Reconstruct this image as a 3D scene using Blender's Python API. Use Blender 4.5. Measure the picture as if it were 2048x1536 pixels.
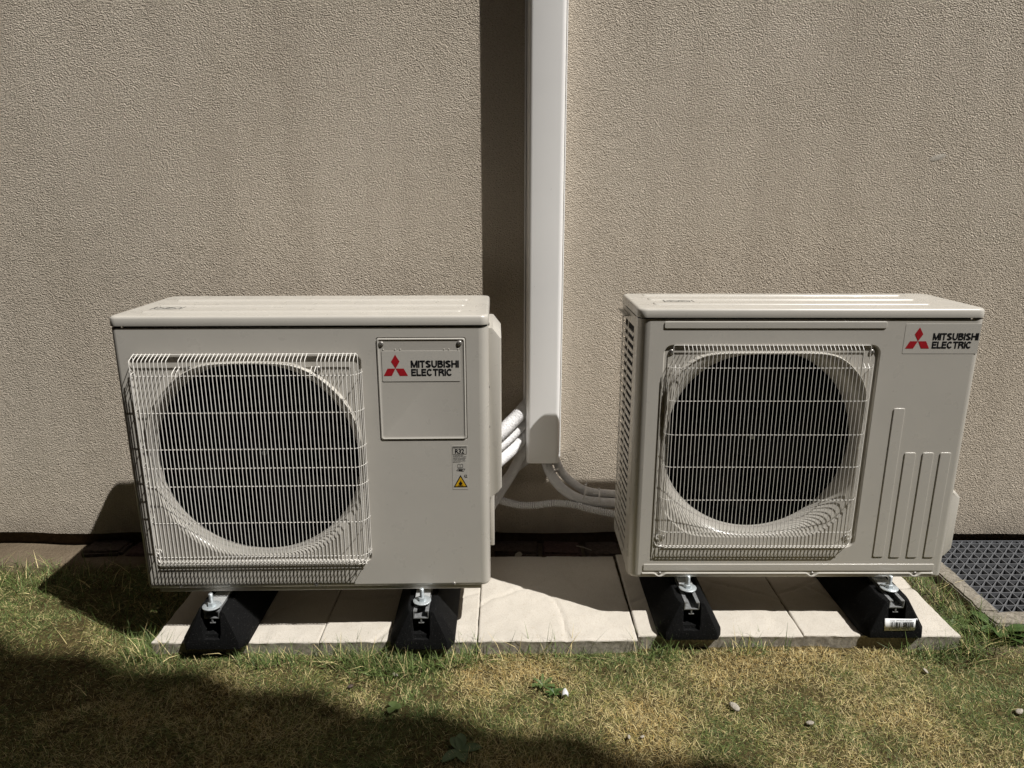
import bpy, bmesh, math, random
import numpy as np
from mathutils import Vector, Matrix
from mathutils.geometry import tessellate_polygon

for o in list(bpy.data.objects):
    bpy.data.objects.remove(o, do_unlink=True)
scene = bpy.context.scene
C = scene.collection
R = math.radians
PI = math.pi
random.seed(7)
rng = np.random.default_rng(11)

# ------------------------------------------------------------------ camera
cam_data = bpy.data.cameras.new('camera')
cam = bpy.data.objects.new('camera', cam_data)
C.objects.link(cam)
cam.location = (0.0, -1.5585, 1.0657)
cam.rotation_euler = (R(90 - 14.915), 0, 0)
cam_data.sensor_width = 36
cam_data.lens = 1424.7 / 2048 * 36
cam_data.clip_start = 0.02
cam_data.clip_end = 500
scene.camera = cam

# ------------------------------------------------------------------ light
TO_SUN = Vector((0.482, -0.270, 0.837)).normalized()
world = bpy.data.worlds.new('World')
scene.world = world
world.use_nodes = True
wn = world.node_tree.nodes
sky = wn.new('ShaderNodeTexSky')
sky.sky_type = 'NISHITA'
sky.sun_disc = False
sky.sun_elevation = math.asin(TO_SUN.z)
sky.sun_rotation = math.atan2(TO_SUN.x, TO_SUN.y)
sky.air_density = 1.0
sky.dust_density = 3.0
sky.ozone_density = 1.0
bg = wn['Background']
world.node_tree.links.new(sky.outputs['Color'], bg.inputs['Color'])
bg.inputs['Strength'].default_value = 0.05
sun_data = bpy.data.lights.new('sun', 'SUN')
sun_data.energy = 5.0
sun_data.angle = R(0.5)
sun_data.color = (1.0, 0.98, 0.95)
sun = bpy.data.objects.new('sun', sun_data)
C.objects.link(sun)
sun.rotation_euler = (-TO_SUN).to_track_quat('-Z', 'Y').to_euler()
scene.view_settings.view_transform = 'Standard'
scene.view_settings.look = 'None'
scene.view_settings.exposure = 0.14
scene.view_settings.gamma = 1.0


# ------------------------------------------------------------------ materials
def srgb(r, g, b):
    f = lambda c: (c / 255 / 12.92) if c / 255 <= .04045 else ((c / 255 + .055) / 1.055) ** 2.4
    return (f(r), f(g), f(b))


class NT:
    """small helper around one material's node tree"""
    def __init__(s, name):
        s.m = bpy.data.materials.new(name)
        s.m.use_nodes = True
        s.t = s.m.node_tree
        s.p = s.t.nodes['Principled BSDF']

    def n(s, kind, **kw):
        nd = s.t.nodes.new(kind)
        for k, v in kw.items():
            if k in nd.inputs:
                nd.inputs[k].default_value = v
            else:
                setattr(nd, k, v)
        return nd

    def l(s, a, b):
        s.t.links.new(a, b)

    def coords(s, scale=(1, 1, 1), rot=(0, 0, 0), kind='Object'):
        tc = s.n('ShaderNodeTexCoord')
        mp = s.n('ShaderNodeMapping')
        mp.inputs['Scale'].default_value = scale
        mp.inputs['Rotation'].default_value = rot
        s.l(tc.outputs[kind], mp.inputs['Vector'])
        return mp.outputs['Vector']

    def noise(s, vec, scale, detail=2.0, rough=.5, dist=0.0):
        nd = s.n('ShaderNodeTexNoise')
        nd.inputs['Scale'].default_value = scale
        nd.inputs['Detail'].default_value = detail
        nd.inputs['Roughness'].default_value = rough
        nd.inputs['Distortion'].default_value = dist
        s.l(vec, nd.inputs['Vector'])
        return nd.outputs['Fac']

    def ramp(s, fac, stops):
        r = s.n('ShaderNodeValToRGB')
        e = r.color_ramp.elements
        while len(e) < len(stops):
            e.new(.5)
        for i, (p, c) in enumerate(stops):
            e[i].position = p
            e[i].color = (*c, 1) if len(c) == 3 else c
        s.l(fac, r.inputs['Fac'])
        return r.outputs['Color']

    def mix(s, fac, a, b, mode='MIX'):
        m = s.n('ShaderNodeMix', data_type='RGBA', blend_type=mode)
        for sock, v in ((m.inputs[0], fac), (m.inputs[6], a), (m.inputs[7], b)):
            if isinstance(v, (int, float)):
                sock.default_value = v
            elif isinstance(v, tuple):
                sock.default_value = (*v, 1) if len(v) == 3 else v
            else:
                s.l(v, sock)
        return m.outputs[2]

    def math(s, op, a, b=0.0, clamp=False):
        m = s.n('ShaderNodeMath', operation=op, use_clamp=clamp)
        for i, v in enumerate((a, b)):
            if isinstance(v, (int, float)):
                m.inputs[i].default_value = v
            else:
                s.l(v, m.inputs[i])
        return m.outputs[0]

    def bump(s, height, strength, dist, normal=None):
        b = s.n('ShaderNodeBump')
        b.inputs['Strength'].default_value = strength
        b.inputs['Distance'].default_value = dist
        s.l(height, b.inputs['Height'])
        if normal is not None:
            s.l(normal, b.inputs['Normal'])
        return b.outputs['Normal']

    def color(s, c):
        if isinstance(c, tuple):
            s.p.inputs['Base Color'].default_value = (*c, 1)
        else:
            s.l(c, s.p.inputs['Base Color'])

    def set(s, rough=.5, metal=0.0, spec=.5, coat=0.0, normal=None):
        s.p.inputs['Roughness'].default_value = rough
        s.p.inputs['Metallic'].default_value = metal
        s.p.inputs['Specular IOR Level'].default_value = spec
        s.p.inputs['Coat Weight'].default_value = coat
        if normal is not None:
            s.l(normal, s.p.inputs['Normal'])
        return s.m


def paint(name, col, rough=.4, var=.03, spec=.5, bump=.0):
    t = NT(name)
    v = t.coords()
    n = t.noise(v, 7, 3, .6)
    f = t.noise(v, 90, 2, .6)
    lo = tuple(c * (1 - var) for c in col)
    hi = tuple(min(1, c * (1 + var)) for c in col)
    c = t.ramp(n, [(.3, lo), (.7, hi)])
    c = t.mix(t.math('GREATER_THAN', f, .74), c, tuple(c_ * .86 for c_ in col))
    t.color(c)
    nm = None
    if bump:
        nm = t.bump(t.noise(v, 900, 2), bump, .0004)
    m = t.set(rough, 0, spec, 0, nm)
    rr = t.ramp(t.noise(v, 25, 3), [(.3, (rough * .85,) * 3), (.7, (min(1, rough * 1.2),) * 3)])
    t.l(rr, t.p.inputs['Roughness'])
    return m


def flat(name, col, rough=.5, metal=0.0, spec=.5):
    t = NT(name)
    v = t.coords()
    n = t.noise(v, 140, 3, .6)
    t.color(t.ramp(n, [(.3, tuple(c * .9 for c in col)), (.7, tuple(min(1, c * 1.08) for c in col))]))
    return t.set(rough, metal, spec)


def plaster():
    t = NT('rough_plaster')
    v = t.coords((1, 1, 1))
    # rubbed grain: short worm-like ridges a few millimetres long leaning a little
    g = t.coords((.70, 1, 1.25), (0, R(24), 0))
    a = t.noise(g, 345, .6, .5, .3)
    b = t.noise(g, 160, 1, .5, .4)
    big = t.noise(v, 34, 2, .5)
    h = t.math('ADD', t.math('MULTIPLY', a, .75), t.math('ADD', t.math('MULTIPLY', b, .5), t.math('MULTIPLY', big, .25)))
    nm = t.bump(h, 1.0, .0074)
    lo = t.noise(v, 1.7, 4, .6)
    mid = t.noise(v, 14, 3, .6)
    c = t.ramp(lo, [(.3, (.56, .488, .392)), (.7, (.635, .56, .462))])
    c = t.mix(t.math('MULTIPLY', mid, .35), c, (.53, .455, .36))
    c = t.mix(t.math('MULTIPLY', t.math('GREATER_THAN', .47, a), .35), c, (.36, .305, .235))
    # faint rain staining, drawn out downwards
    st = t.noise(t.coords((1, 1, .12)), 9, 4, .6)
    c = t.mix(t.math('MULTIPLY', t.math('SUBTRACT', st, .45, True), 1.6, True), c, (.42, .36, .285))
    # splash dirt along the foot of the wall, with a ragged upper limit
    sx = t.n('ShaderNodeSeparateXYZ')
    t.l(v, sx.inputs[0])
    hz = t.math('ADD', sx.outputs['Z'], t.math('MULTIPLY', t.math('SUBTRACT', t.noise(v, 9, 4, .65), .5), .20))
    d = t.math('SUBTRACT', 1.0, t.math('MULTIPLY', hz, 7.0), True)
    c = t.mix(t.math('MULTIPLY', d, .7), c, (.23, .20, .165))
    t.color(c)
    return t.set(.95, 0, .15, 0, nm)


def slab_mat():
    t = NT('cast_stone_cream')
    v = t.coords()
    n = t.noise(v, 5, 4, .6)
    f = t.noise(v, 420, 3, .7)
    g = t.noise(v, 60, 4, .7)
    c = t.ramp(n, [(.3, (.51, .47, .405)), (.7, (.59, .545, .475))])
    c = t.mix(t.math('MULTIPLY', t.math('GREATER_THAN', f, .57), .5), c, (.36, .30, .225))
    c = t.mix(t.math('MULTIPLY', t.math('GREATER_THAN', g, .63), .30), c, (.45, .38, .29))
    sx = t.n('ShaderNodeSeparateXYZ')
    t.l(v, sx.inputs[0])
    # raw grey concrete body below the cast face
    side = t.math('GREATER_THAN', t.math('ADD', -.0055, t.math('MULTIPLY', t.math('SUBTRACT', g, .5), .006)), sx.outputs['Z'])
    raw = t.ramp(t.noise(v, 130, 4, .7), [(.35, (.20, .18, .145)), (.65, (.36, .325, .26))])
    c = t.mix(side, c, raw)
    t.color(c)
    h = t.math('ADD', f, t.math('MULTIPLY', g, .8))
    return t.set(.9, 0, .2, 0, t.bump(h, .6, .0012))


def soil_mat():
    t = NT('dry_soil')
    v = t.coords()
    n = t.noise(v, 4, 5, .65)
    f = t.noise(v, 85, 4, .7)
    dust = t.ramp(n, [(.3, (.10, .076, .050)), (.55, (.17, .132, .09)), (.75, (.26, .21, .15))])
    dust = t.mix(t.math('MULTIPLY', f, .5), dust, (.10, .078, .052))
    thatch = t.ramp(f, [(.35, (.03, .022, .010)), (.65, (.11, .085, .036))])
    sx = t.n('ShaderNodeSeparateXYZ')
    t.l(v, sx.inputs[0])
    wob = t.math('MULTIPLY', t.math('SUBTRACT', t.noise(v, 11, 4, .6), .5), .16)
    m1 = t.math('MULTIPLY', t.math('SUBTRACT', t.math('ADD', sx.outputs['Y'], wob), .36), 14.0, True)
    m2 = t.math('MULTIPLY', t.math('SUBTRACT', t.math('ADD', sx.outputs['X'], wob), 1.09), 14.0, True)
    m2 = t.math('MULTIPLY', m2, t.math('MULTIPLY', t.math('ADD', sx.outputs['Y'], .05), 20.0, True))
    c = t.mix(t.math('MAXIMUM', m1, m2), thatch, dust)
    t.color(c)
    h = t.math('ADD', n, t.math('MULTIPLY', f, .7))
    return t.set(1.0, 0, .1, 0, t.bump(h, 1.0, .012))


def attr_mat(name, attr, rough, trans=0.0):
    t = NT(name)
    a = t.n('ShaderNodeAttribute', attribute_name=attr)
    t.color(a.outputs['Color'])
    return t.set(rough, 0, .25)


def rubber_mat():
    t = NT('recycled_rubber')
    v = t.coords()
    f = t.noise(v, 330, 3, .7)
    s_ = t.noise(v, 600, 1, .5)
    c = t.ramp(f, [(.35, (.003, .003, .003)), (.7, (.0085, .0085, .0085))])
    c = t.mix(t.math('GREATER_THAN', s_, .755), c, (.20, .19, .18))
    t.color(c)
    return t.set(.8, 0, .10, 0, t.bump(f, .8, .0018))


def metal_mat(name, col, rough):
    t = NT(name)
    v = t.coords()
    n = t.noise(v, 160, 4, .6)
    t.color(t.ramp(n, [(.3, tuple(c * .85 for c in col)), (.7, col)]))
    m = t.set(rough, .55, .5, 0, t.bump(t.noise(v, 500, 3), .15, .0003))
    t.l(t.ramp(n, [(.3, (rough * .7,) * 3), (.7, (rough * 1.4,) * 3)]), t.p.inputs['Roughness'])
    return m


def stone_mat(name, lo, hi, sc=160):
    t = NT(name)
    v = t.coords()
    n = t.noise(v, sc, 4, .75)
    b = t.noise(v, 12, 4, .6)
    c = t.ramp(n, [(.32, lo), (.68, hi)])
    c = t.mix(t.math('MULTIPLY', b, .4), c, lo)
    t.color(c)
    return t.set(.95, 0, .15, 0, t.bump(n, .9, .004))


def sleeve_mat():
    t = NT('white_pipe_sleeve')
    v = t.coords()
    n = t.noise(v, 60, 4, .65, 1.2)
    f = t.noise(v, 240, 3, .6, .8)
    t.color(t.ramp(n, [(.3, (.66, .65, .645)), (.7, (.78, .77, .765))]))
    h = t.math('ADD', n, t.math('MULTIPLY', f, .45))
    return t.set(.5, 0, .4, 0, t.bump(h, .8, .006))


IV = (.490, .462, .410)
MAT = dict(
    plaster=plaster(),
    plinth=stone_mat('dark_brown_plinth', (.06, .042, .028), (.12, .085, .058), 60),  # dark brown stone, for the plinth and the well shaft
    ivory=paint('ivory_enamel', IV, .30, .03, .6),
    ivory_wire=paint('ivory_wire_coating', (.74, .71, .655), .35),
    ivory_dark=paint('grey_moulding', (.30, .28, .245), .5),
    trunk=paint('white_trunking_plastic', (.83, .815, .79), .33, .015),
    black=flat('black_plastic', (.0035, .0035, .0035), .45, 0, .12),
    void=flat('dark_interior', (.0015, .0015, .0015), .9, 0, .0),
    scuff=stone_mat('bare_plaster', (.52, .47, .40), (.72, .67, .58), 400),
    motor=flat('motor_grey', (.045, .045, .042), .6, 0, .2),
    fins=flat('dark_fins', (.010, .010, .011), .7, 0, .1),
    rubber=rubber_mat(),
    zinc=metal_mat('zinc_plate', (.60, .645, .66), .32),
    zinc_dull=metal_mat('galvanised_rail', (.30, .305, .305), .5),
    bracket=metal_mat('bare_foot_plate', (.78, .79, .78), .35),
    screw=metal_mat('screw_steel', (.35, .33, .30), .3),
    sticker=paint('satin_sticker', (.500, .474, .424), .3, .03, .6),
    paper=paint('white_paper', (.78, .78, .77), .6, .02),
    red=flat('logo_red', (.36, .012, .018), .4),
    ink=flat('black_ink', (.008, .008, .010), .4),
    ink_soft=flat('grey_ink', (.10, .098, .09), .5),
    yellow=flat('warning_yellow', (.62, .36, .012), .4),
    foam=sleeve_mat(),
    conduit=paint('grey_white_conduit', (.70, .69, .68), .45, .03),
    tie=paint('nylon_tie', (.74, .72, .70), .4),
    slab=slab_mat(),
    soil=soil_mat(),
    grass=attr_mat('grass_blade', 'tint', .55),
    leaf=flat('weed_leaf', (.045, .085, .018), .45),
    leaf_pale=flat('weed_leaf_pale', (.085, .12, .035), .45),
    border=stone_mat('weathered_concrete', (.13, .115, .09), (.36, .325, .27), 90),
    grate=flat('grey_grate', (.125, .128, .135), .55),
    brick=stone_mat('old_brick', (.045, .036, .030), (.14, .105, .085), 120),
    brick_red=stone_mat('old_red_brick', (.055, .036, .033), (.14, .085, .075), 120),
    pebble=stone_mat('pale_pebble', (.30, .27, .22), (.55, .50, .42), 220),
    shade_house=stone_mat('shade_house_cladding', (.045, .038, .030), (.085, .072, .056), 40),  # wall of the added house, kept dark to hold down bounce light
    tile=stone_mat('roof_tile', (.06, .035, .025), (.13, .07, .05), 30),
    glass=flat('window_glass', (.02, .025, .03), .05, 0, .8),
    frame=flat('window_frame_white', (.6, .6, .58), .5),
)


# ------------------------------------------------------------------ geometry helpers
class MB:
    def __init__(s):
        s.v = []
        s.f = []

    def add(s, verts, faces):
        k = len(s.v)
        s.v += [tuple(p) for p in verts]
        s.f += [tuple(i + k for i in f) for f in faces]
        return s

    def box(s, x0, x1, y0, y1, z0, z1):
        v = [(x0, y0, z0), (x1, y0, z0), (x1, y1, z0), (x0, y1, z0), (x0, y0, z1), (x1, y0, z1), (x1, y1, z1), (x0, y1, z1)]
        return s.add(v, [(0, 3, 2, 1), (4, 5, 6, 7), (0, 1, 5, 4), (1, 2, 6, 5), (2, 3, 7, 6), (3, 0, 4, 7)])

    def rbox(s, x0, x1, y0, y1, z0, z1, r=.002, seg=2):
        bm = bmesh.new()
        bmesh.ops.create_cube(bm, size=1, matrix=Matrix.Translation(((x0 + x1) / 2, (y0 + y1) / 2, (z0 + z1) / 2)) @ Matrix.Diagonal((x1 - x0, y1 - y0, z1 - z0, 1)))
        bmesh.ops.bevel(bm, geom=bm.edges[:], offset=r, segments=seg, affect='EDGES', profile=.5)
        s.bm(bm)
        return s

    def bm(s, bm):
        bm.verts.index_update()
        s.add([v.co[:] for v in bm.verts], [tuple(v.index for v in f.verts) for f in bm.faces])
        bm.free()

    def loops(s, loops, close=True, cap0=False, cap1=False):
        """bridge equally long loops of 3-D points"""
        n = len(loops[0])
        k = len(s.v)
        for L in loops:
            s.v += [tuple(p) for p in L]
        rngn = n if close else n - 1
        for i in range(len(loops) - 1):
            for j in range(rngn):
                a = k + i * n + j
                b = k + i * n + (j + 1) % n
                s.f.append((a, b, b + n, a + n))
        if cap0:
            s.f.append(tuple(k + j for j in range(n))[::-1])
        if cap1:
            q = k + (len(loops) - 1) * n
            s.f.append(tuple(q + j for j in range(n)))
        return s

    def tube(s, path, r, n=8, caps=True):
        P = [Vector(p) for p in path]
        rr = r if isinstance(r, (list, tuple)) else [r] * len(P)
        T = []
        for i in range(len(P)):
            a = P[max(0, i - 1)]
            b = P[min(len(P) - 1, i + 1)]
            T.append((b - a).normalized())
        up = Vector((0, 0, 1)) if abs(T[0].z) < .9 else Vector((1, 0, 0))
        u = T[0].cross(up).normalized()
        L = []
        for i in range(len(P)):
            u = (u - T[i] * u.dot(T[i])).normalized()
            w = T[i].cross(u)
            L.append([P[i] + (u * math.cos(2 * PI * j / n) + w * math.sin(2 * PI * j / n)) * rr[i] for j in range(n)])
        return s.loops(L, True, caps, caps)

    def plate(s, outer, holes, b):
        """flat region in the (a,h) plane at depth b with holes"""
        polys = [[Vector((p[0], p[1], 0)) for p in L] for L in [outer] + holes]
        tri = tessellate_polygon(polys)
        pts = [p for L in polys for p in L]
        return s.add([(p.x, b, p.y) for p in pts], [tuple(t) for t in tri])

    def lathe_y(s, prof, ca=0, ch=0, n=64, cap0=False, cap1=False):
        return s.loops([[(ca + r * math.cos(2 * PI * j / n), b, ch + r * math.sin(2 * PI * j / n)) for j in range(n)] for r, b in prof], True, cap0, cap1)

    def lathe_z(s, prof, cx=0, cy=0, n=32, cap0=False, cap1=False):
        return s.loops([[(cx + r * math.cos(2 * PI * j / n), cy + r * math.sin(2 * PI * j / n), z) for j in range(n)] for r, z in prof], True, cap0, cap1)

    def mesh(s, name, mat, angle=35):
        me = bpy.data.meshes.new(name)
        me.from_pydata(s.v, [], s.f)
        me.validate()
        bm = bmesh.new()
        bm.from_mesh(me)
        bmesh.ops.recalc_face_normals(bm, faces=bm.faces)
        bm.to_mesh(me)
        bm.free()
        if angle:
            me.polygons.foreach_set('use_smooth', [True] * len(me.polygons))
            me.set_sharp_from_angle(angle=R(angle))
        me.materials.append(MAT[mat] if isinstance(mat, str) else mat)
        return me

    def build(s, name, mat, parent=None, angle=35, loc=None):
        return link(name, s.mesh(name, mat, angle), parent, loc)


def link(name, me, parent=None, loc=None):
    o = bpy.data.objects.new(name, me)
    C.objects.link(o)
    if parent is not None:
        o.parent = parent
    if loc is not None:
        o.location = loc
    return o


def tag(o, label=None, cat=None, group=None, kind=None):
    if label:
        o['label'] = label
    if cat:
        o['category'] = cat
    if group:
        o['group'] = group
    if kind:
        o['kind'] = kind
    return o


def empty(name, loc, rz=0, **kw):
    o = bpy.data.objects.new(name, None)
    C.objects.link(o)
    o.location = loc
    o.rotation_euler = (0, 0, rz)
    o.empty_display_size = .05
    return tag(o, **kw)


def rrect(a0, a1, h0, h1, r, n=6):
    """rounded rectangle loop, counter-clockwise"""
    P = []
    for (cx, cy, t0) in ((a1 - r, h0 + r, -90), (a1 - r, h1 - r, 0), (a0 + r, h1 - r, 90), (a0 + r, h0 + r, 180)):
        for k in range(n + 1):
            t = R(t0 + 90 * k / n)
            P.append((cx + r * math.cos(t), cy + r * math.sin(t)))
    return P


def spline(P, n=12):
    """Catmull-Rom through points"""
    P = [Vector(p) for p in P]
    Q = [P[0] * 2 - P[1]] + P + [P[-1] * 2 - P[-2]]
    out = []
    for i in range(1, len(Q) - 2):
        for k in range(n):
            t = k / n
            a, b, c, d = Q[i - 1], Q[i], Q[i + 1], Q[i + 2]
            out.append(.5 * ((2 * b) + (c - a) * t + (2 * a - 5 * b + 4 * c - d) * t * t + (3 * b - a - 3 * c + d) * t ** 3))
    out.append(P[-1])
    return out


def resample(P, step):
    P = [Vector(p) for p in P]
    L = [0]
    for a, b in zip(P, P[1:]):
        L.append(L[-1] + (b - a).length)
    n = max(2, int(L[-1] / step))
    out = []
    j = 0
    for k in range(n + 1):
        d = L[-1] * k / n
        while j < len(P) - 2 and L[j + 1] < d:
            j += 1
        t = (d - L[j]) / max(1e-9, L[j + 1] - L[j])
        out.append(P[j].lerp(P[j + 1], min(1, t)))
    return out


_text_cache = {}


def text_mb(body, x0, x1, z0, z1, b=0.0, bold=.0, thick=.00012):
    """lettering fitted to a rectangle of the (a,h) plane, facing -b"""
    cu = bpy.data.curves.new('lettering', 'FONT')
    cu.body = body
    cu.offset = bold
    cu.fill_mode = 'FRONT'
    cu.resolution_u = 4
    cu.space_character = .92
    ob = bpy.data.objects.new('lettering', cu)
    C.objects.link(ob)
    me = bpy.data.meshes.new_from_object(ob.evaluated_get(bpy.context.evaluated_depsgraph_get()))
    bpy.data.objects.remove(ob, do_unlink=True)
    bpy.data.curves.remove(cu)
    co = np.empty(len(me.vertices) * 3)
    me.vertices.foreach_get('co', co)
    co = co.reshape(-1, 3)
    lo = co.min(0)
    hi = co.max(0)
    m = MB()
    X = x0 + (co[:, 0] - lo[0]) / (hi[0] - lo[0]) * (x1 - x0)
    Z = z0 + (co[:, 1] - lo[1]) / (hi[1] - lo[1]) * (z1 - z0)
    m.add([(X[i], b, Z[i]) for i in range(len(X))], [tuple(p.vertices) for p in me.polygons])
    bpy.data.meshes.remove(me)
    return m


def glyph_line(text, x0, x1, z0, z1, b, w=.245):
    """grotesque capitals drawn as strokes on a unit cap height"""
    Wd = dict(M=1.08, I=.21, T=.80, S=.86, U=.90, B=.88, H=.90, E=.76, L=.72, C=.94, R=.90)
    def arc(cx, cy, rx, ry, t0, t1, n=14):
        return [(cx + rx * math.cos(R(t0 + (t1 - t0) * k / n)), cy + ry * math.sin(R(t0 + (t1 - t0) * k / n))) for k in range(n + 1)]
    h = w / 2
    def strokes(c):
        W = Wd[c]
        if c == 'I':
            return [[(W / 2, 0), (W / 2, 1)]]
        if c == 'T':
            return [[(0, 1 - h * .9), (W, 1 - h * .9)], [(W / 2, 0), (W / 2, 1 - h)]]
        if c == 'H':
            return [[(h, 0), (h, 1)], [(W - h, 0), (W - h, 1)], [(h, .52), (W - h, .52)]]
        if c == 'E':
            return [[(h, 0), (h, 1)], [(h, h * .9), (W, h * .9)], [(h, .52), (W * .93, .52)], [(h, 1 - h * .9), (W, 1 - h * .9)]]
        if c == 'L':
            return [[(h, 0), (h, 1)], [(h, h * .9), (W, h * .9)]]
        if c == 'M':
            return [[(h, 0), (h, 1)], [(W - h, 0), (W - h, 1)], [(h * 1.1, .99), (W / 2, .05)], [(W - h * 1.1, .99), (W / 2, .05)]]
        if c == 'U':
            r = W / 2 - h
            return [[(h, 1)] + arc(W / 2, r + h * .8, r, r, 180, 360) + [(W - h, 1)]]
        if c == 'C':
            return [arc(W / 2, .5, W / 2 - h, .515 - h, 38, 322, 26)]
        if c == 'S':
            return [arc(W / 2, .735, W / 2 - h, .275 - h, 12, 262, 16) + arc(W / 2, .265, W / 2 - h, .275 - h, 82, -168, 16)]
        if c == 'B':
            return [[(h, 0), (h, 1)], [(h, 1 - h * .9), (W * .58, 1 - h * .9)] + arc(W * .58, .755, W * .36 - h, .245 - h * .9, 90, -90) + [(h, .52)],
                    [(h, .52), (W * .60, .52)] + arc(W * .60, .26 + h * .4, W * .40 - h, .26 - h * .5, 90, -90) + [(h, h * .9)]]
        if c == 'R':
            return [[(h, 0), (h, 1)], [(h, 1 - h * .9), (W * .60, 1 - h * .9)] + arc(W * .60, .735, W * .38 - h, .265 - h * .9, 90, -90) + [(h, .475)], [(W * .58, .47), (W * .80, .36), (W * .84, .18), (W * .90, 0)]]
        return []
    gap = .06
    tot = sum(Wd[c] for c in text) + gap * (len(text) - 1)
    sx = (x1 - x0) / tot
    sz = z1 - z0
    m = MB()
    x = 0
    lay = 0
    for c in text:
        for line in strokes(c):
            L = [Vector(p) for p in line]
            rows = []
            for i, p in enumerate(L):
                d0 = (L[i] - L[i - 1]).normalized() if i else (L[1] - L[0]).normalized()
                d1 = (L[i + 1] - L[i]).normalized() if i < len(L) - 1 else d0
                d = (d0 + d1).normalized()
                nn = Vector((-d.y, d.x)) * (w * .47)
                rows.append([(x0 + (x + p.x + nn.x) * sx, b - lay * 4e-6, z0 + (p.y + nn.y) * sz), (x0 + (x + p.x - nn.x) * sx, b - lay * 4e-6, z0 + (p.y - nn.y) * sz)])
            m.loops(rows, close=False)
            lay += 1
        x += Wd[c] + gap
    return m


def poly_mb(pts, b):
    return MB().add([(p[0], b, p[1]) for p in pts], [tuple(range(len(pts)))])


def strokes_mb(segs, w, b):
    """thin printed lines in the (a,h) plane"""
    m = MB()
    for (x0, z0), (x1, z1) in segs:
        d = Vector((x1 - x0, z1 - z0))
        if d.length < 1e-7:
            continue
        nrm = Vector((-d.y, d.x)).normalized() * w / 2
        e = d.normalized() * w / 2
        x0_, z0_, x1_, z1_ = x0 - e.x, z0 - e.y, x1 + e.x, z1 + e.y
        m.add([(x0_ + nrm.x, b, z0_ + nrm.y), (x0_ - nrm.x, b, z0_ - nrm.y), (x1_ - nrm.x, b, z1_ - nrm.y), (x1_ + nrm.x, b, z1_ + nrm.y)], [(0, 1, 2, 3)])
        b -= 1e-6
    return m


def clean(P):
    return [(p[0], p[1]) for p in P]


# ------------------------------------------------------------------ setting: ground, house wall
YW = 0.527                     # face of the plaster
ZG = -0.036                    # soil level
PIT = (1.300, 2.22, 0.120, 0.535)


def vnoise(x, y, seed=0):
    """smooth value noise, vectorised"""
    g = np.random.default_rng(seed).random((64, 64))
    xi = np.floor(x).astype(int)
    yi = np.floor(y).astype(int)
    fx = x - xi
    fy = y - yi
    fx = fx * fx * (3 - 2 * fx)
    fy = fy * fy * (3 - 2 * fy)
    q = lambda i, j: g[i % 64, j % 64]
    return (q(xi, yi) * (1 - fx) + q(xi + 1, yi) * fx) * (1 - fy) + (q(xi, yi + 1) * (1 - fx) + q(xi + 1, yi + 1) * fx) * fy


def ground_z(x, y):
    x = np.asarray(x, float)
    y = np.asarray(y, float)
    h = (vnoise(x * 5 + 20, y * 5 + 20, 1) - .5) * .014 + (vnoise(x * 17 + 9, y * 17 + 3, 2) - .5) * .008
    # the earth piles a little against the wall
    h = h + np.clip((y - .40) / .16, 0, 1) * .006
    return ZG + h


def ground():
    xs = [-60, -20, -8, -4] + list(np.arange(-2.6, PIT[0] - .02, .045)) + [PIT[0]] + list(np.linspace(PIT[0] + .04, PIT[1], 14)) + [2.6, 4, 8, 20, 60]
    ys = [-60, -20, -8, -4] + list(np.arange(-2.0, PIT[2] - .02, .045)) + [PIT[2]] + list(np.linspace(PIT[2] + .04, PIT[3], 10)) + [.585, .9]
    X, Y = np.meshgrid(xs, ys, indexing='ij')
    Z = ground_z(X, Y)
    far = (abs(X) > 2.3) | (Y < -1.7)
    Z = np.where(far, ZG, Z)
    n = len(ys)
    m = MB()
    m.v = [(float(a), float(b), float(c)) for a, b, c in zip(X.ravel(), Y.ravel(), Z.ravel())]
    for i in range(len(xs) - 1):
        for j in range(n - 1):
            cx = (xs[i] + xs[i + 1]) / 2
            cy = (ys[j] + ys[j + 1]) / 2
            if PIT[0] < cx < PIT[1] and PIT[2] < cy < PIT[3]:
                continue
            m.f.append((i * n + j, (i + 1) * n + j, (i + 1) * n + j + 1, i * n + j + 1))
    o = m.build('ground', 'soil', None, 180)
    tag(o, 'dry brown garden soil under the lawn and along the wall', 'ground', kind='structure')
    return o


ground()

house = empty('house', (0, YW, ZG), label='beige rough plastered house wall behind the two outdoor units', cat='house')


def house_wall():
    z0 = 0.016 - ZG
    # lower edge of the plaster is slightly ragged
    xs = np.linspace(-12, 12, 721)
    jag = (vnoise(xs * 9 + 40, xs * 0 + 3, 5) - .5) * .012
    m = MB()
    loopA = [(x, 0, z0 + j) for x, j in zip(xs, jag)]
    loopB = [(x, .03, z0 + j) for x, j in zip(xs, jag)]
    top = [(x, 0, 6.0) for x in xs]
    m.loops([loopB, loopA, top], close=False)
    m.build('wall', 'plaster', house, 30)
    MB().box(-12, 12, .022, .3, -.3, z0 + .02).build('plinth', 'plinth', house, 0)
    MB().box(-12, 12, .031, .3, z0 + .021, 6.0).build('wall_core', 'plaster', house, 0)
    MB().box(-12.3, 12.3, -.62, 3.0, 6.02, 6.16).build('added_eave', 'frame', house, 0)  # out of view, added to hold back sky light


house_wall()
# small pale scuff in the plaster
sc = MB()
sc.loops([[(1.19 + .022 * math.cos(t) * k, YW - .002 + .0016 - (.0008 if k < .6 else 0), 1.165 + .008 * math.sin(t) * k + .006 * math.cos(t) * k) for t in np.linspace(0, 2 * PI, 13)[:-1]] for k in (1, .55, .1)], True, False, True)
sc.v = [(x, y - YW, z - ZG) for x, y, z in sc.v]
sc.build('plaster_scuff', 'scuff', house)


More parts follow.
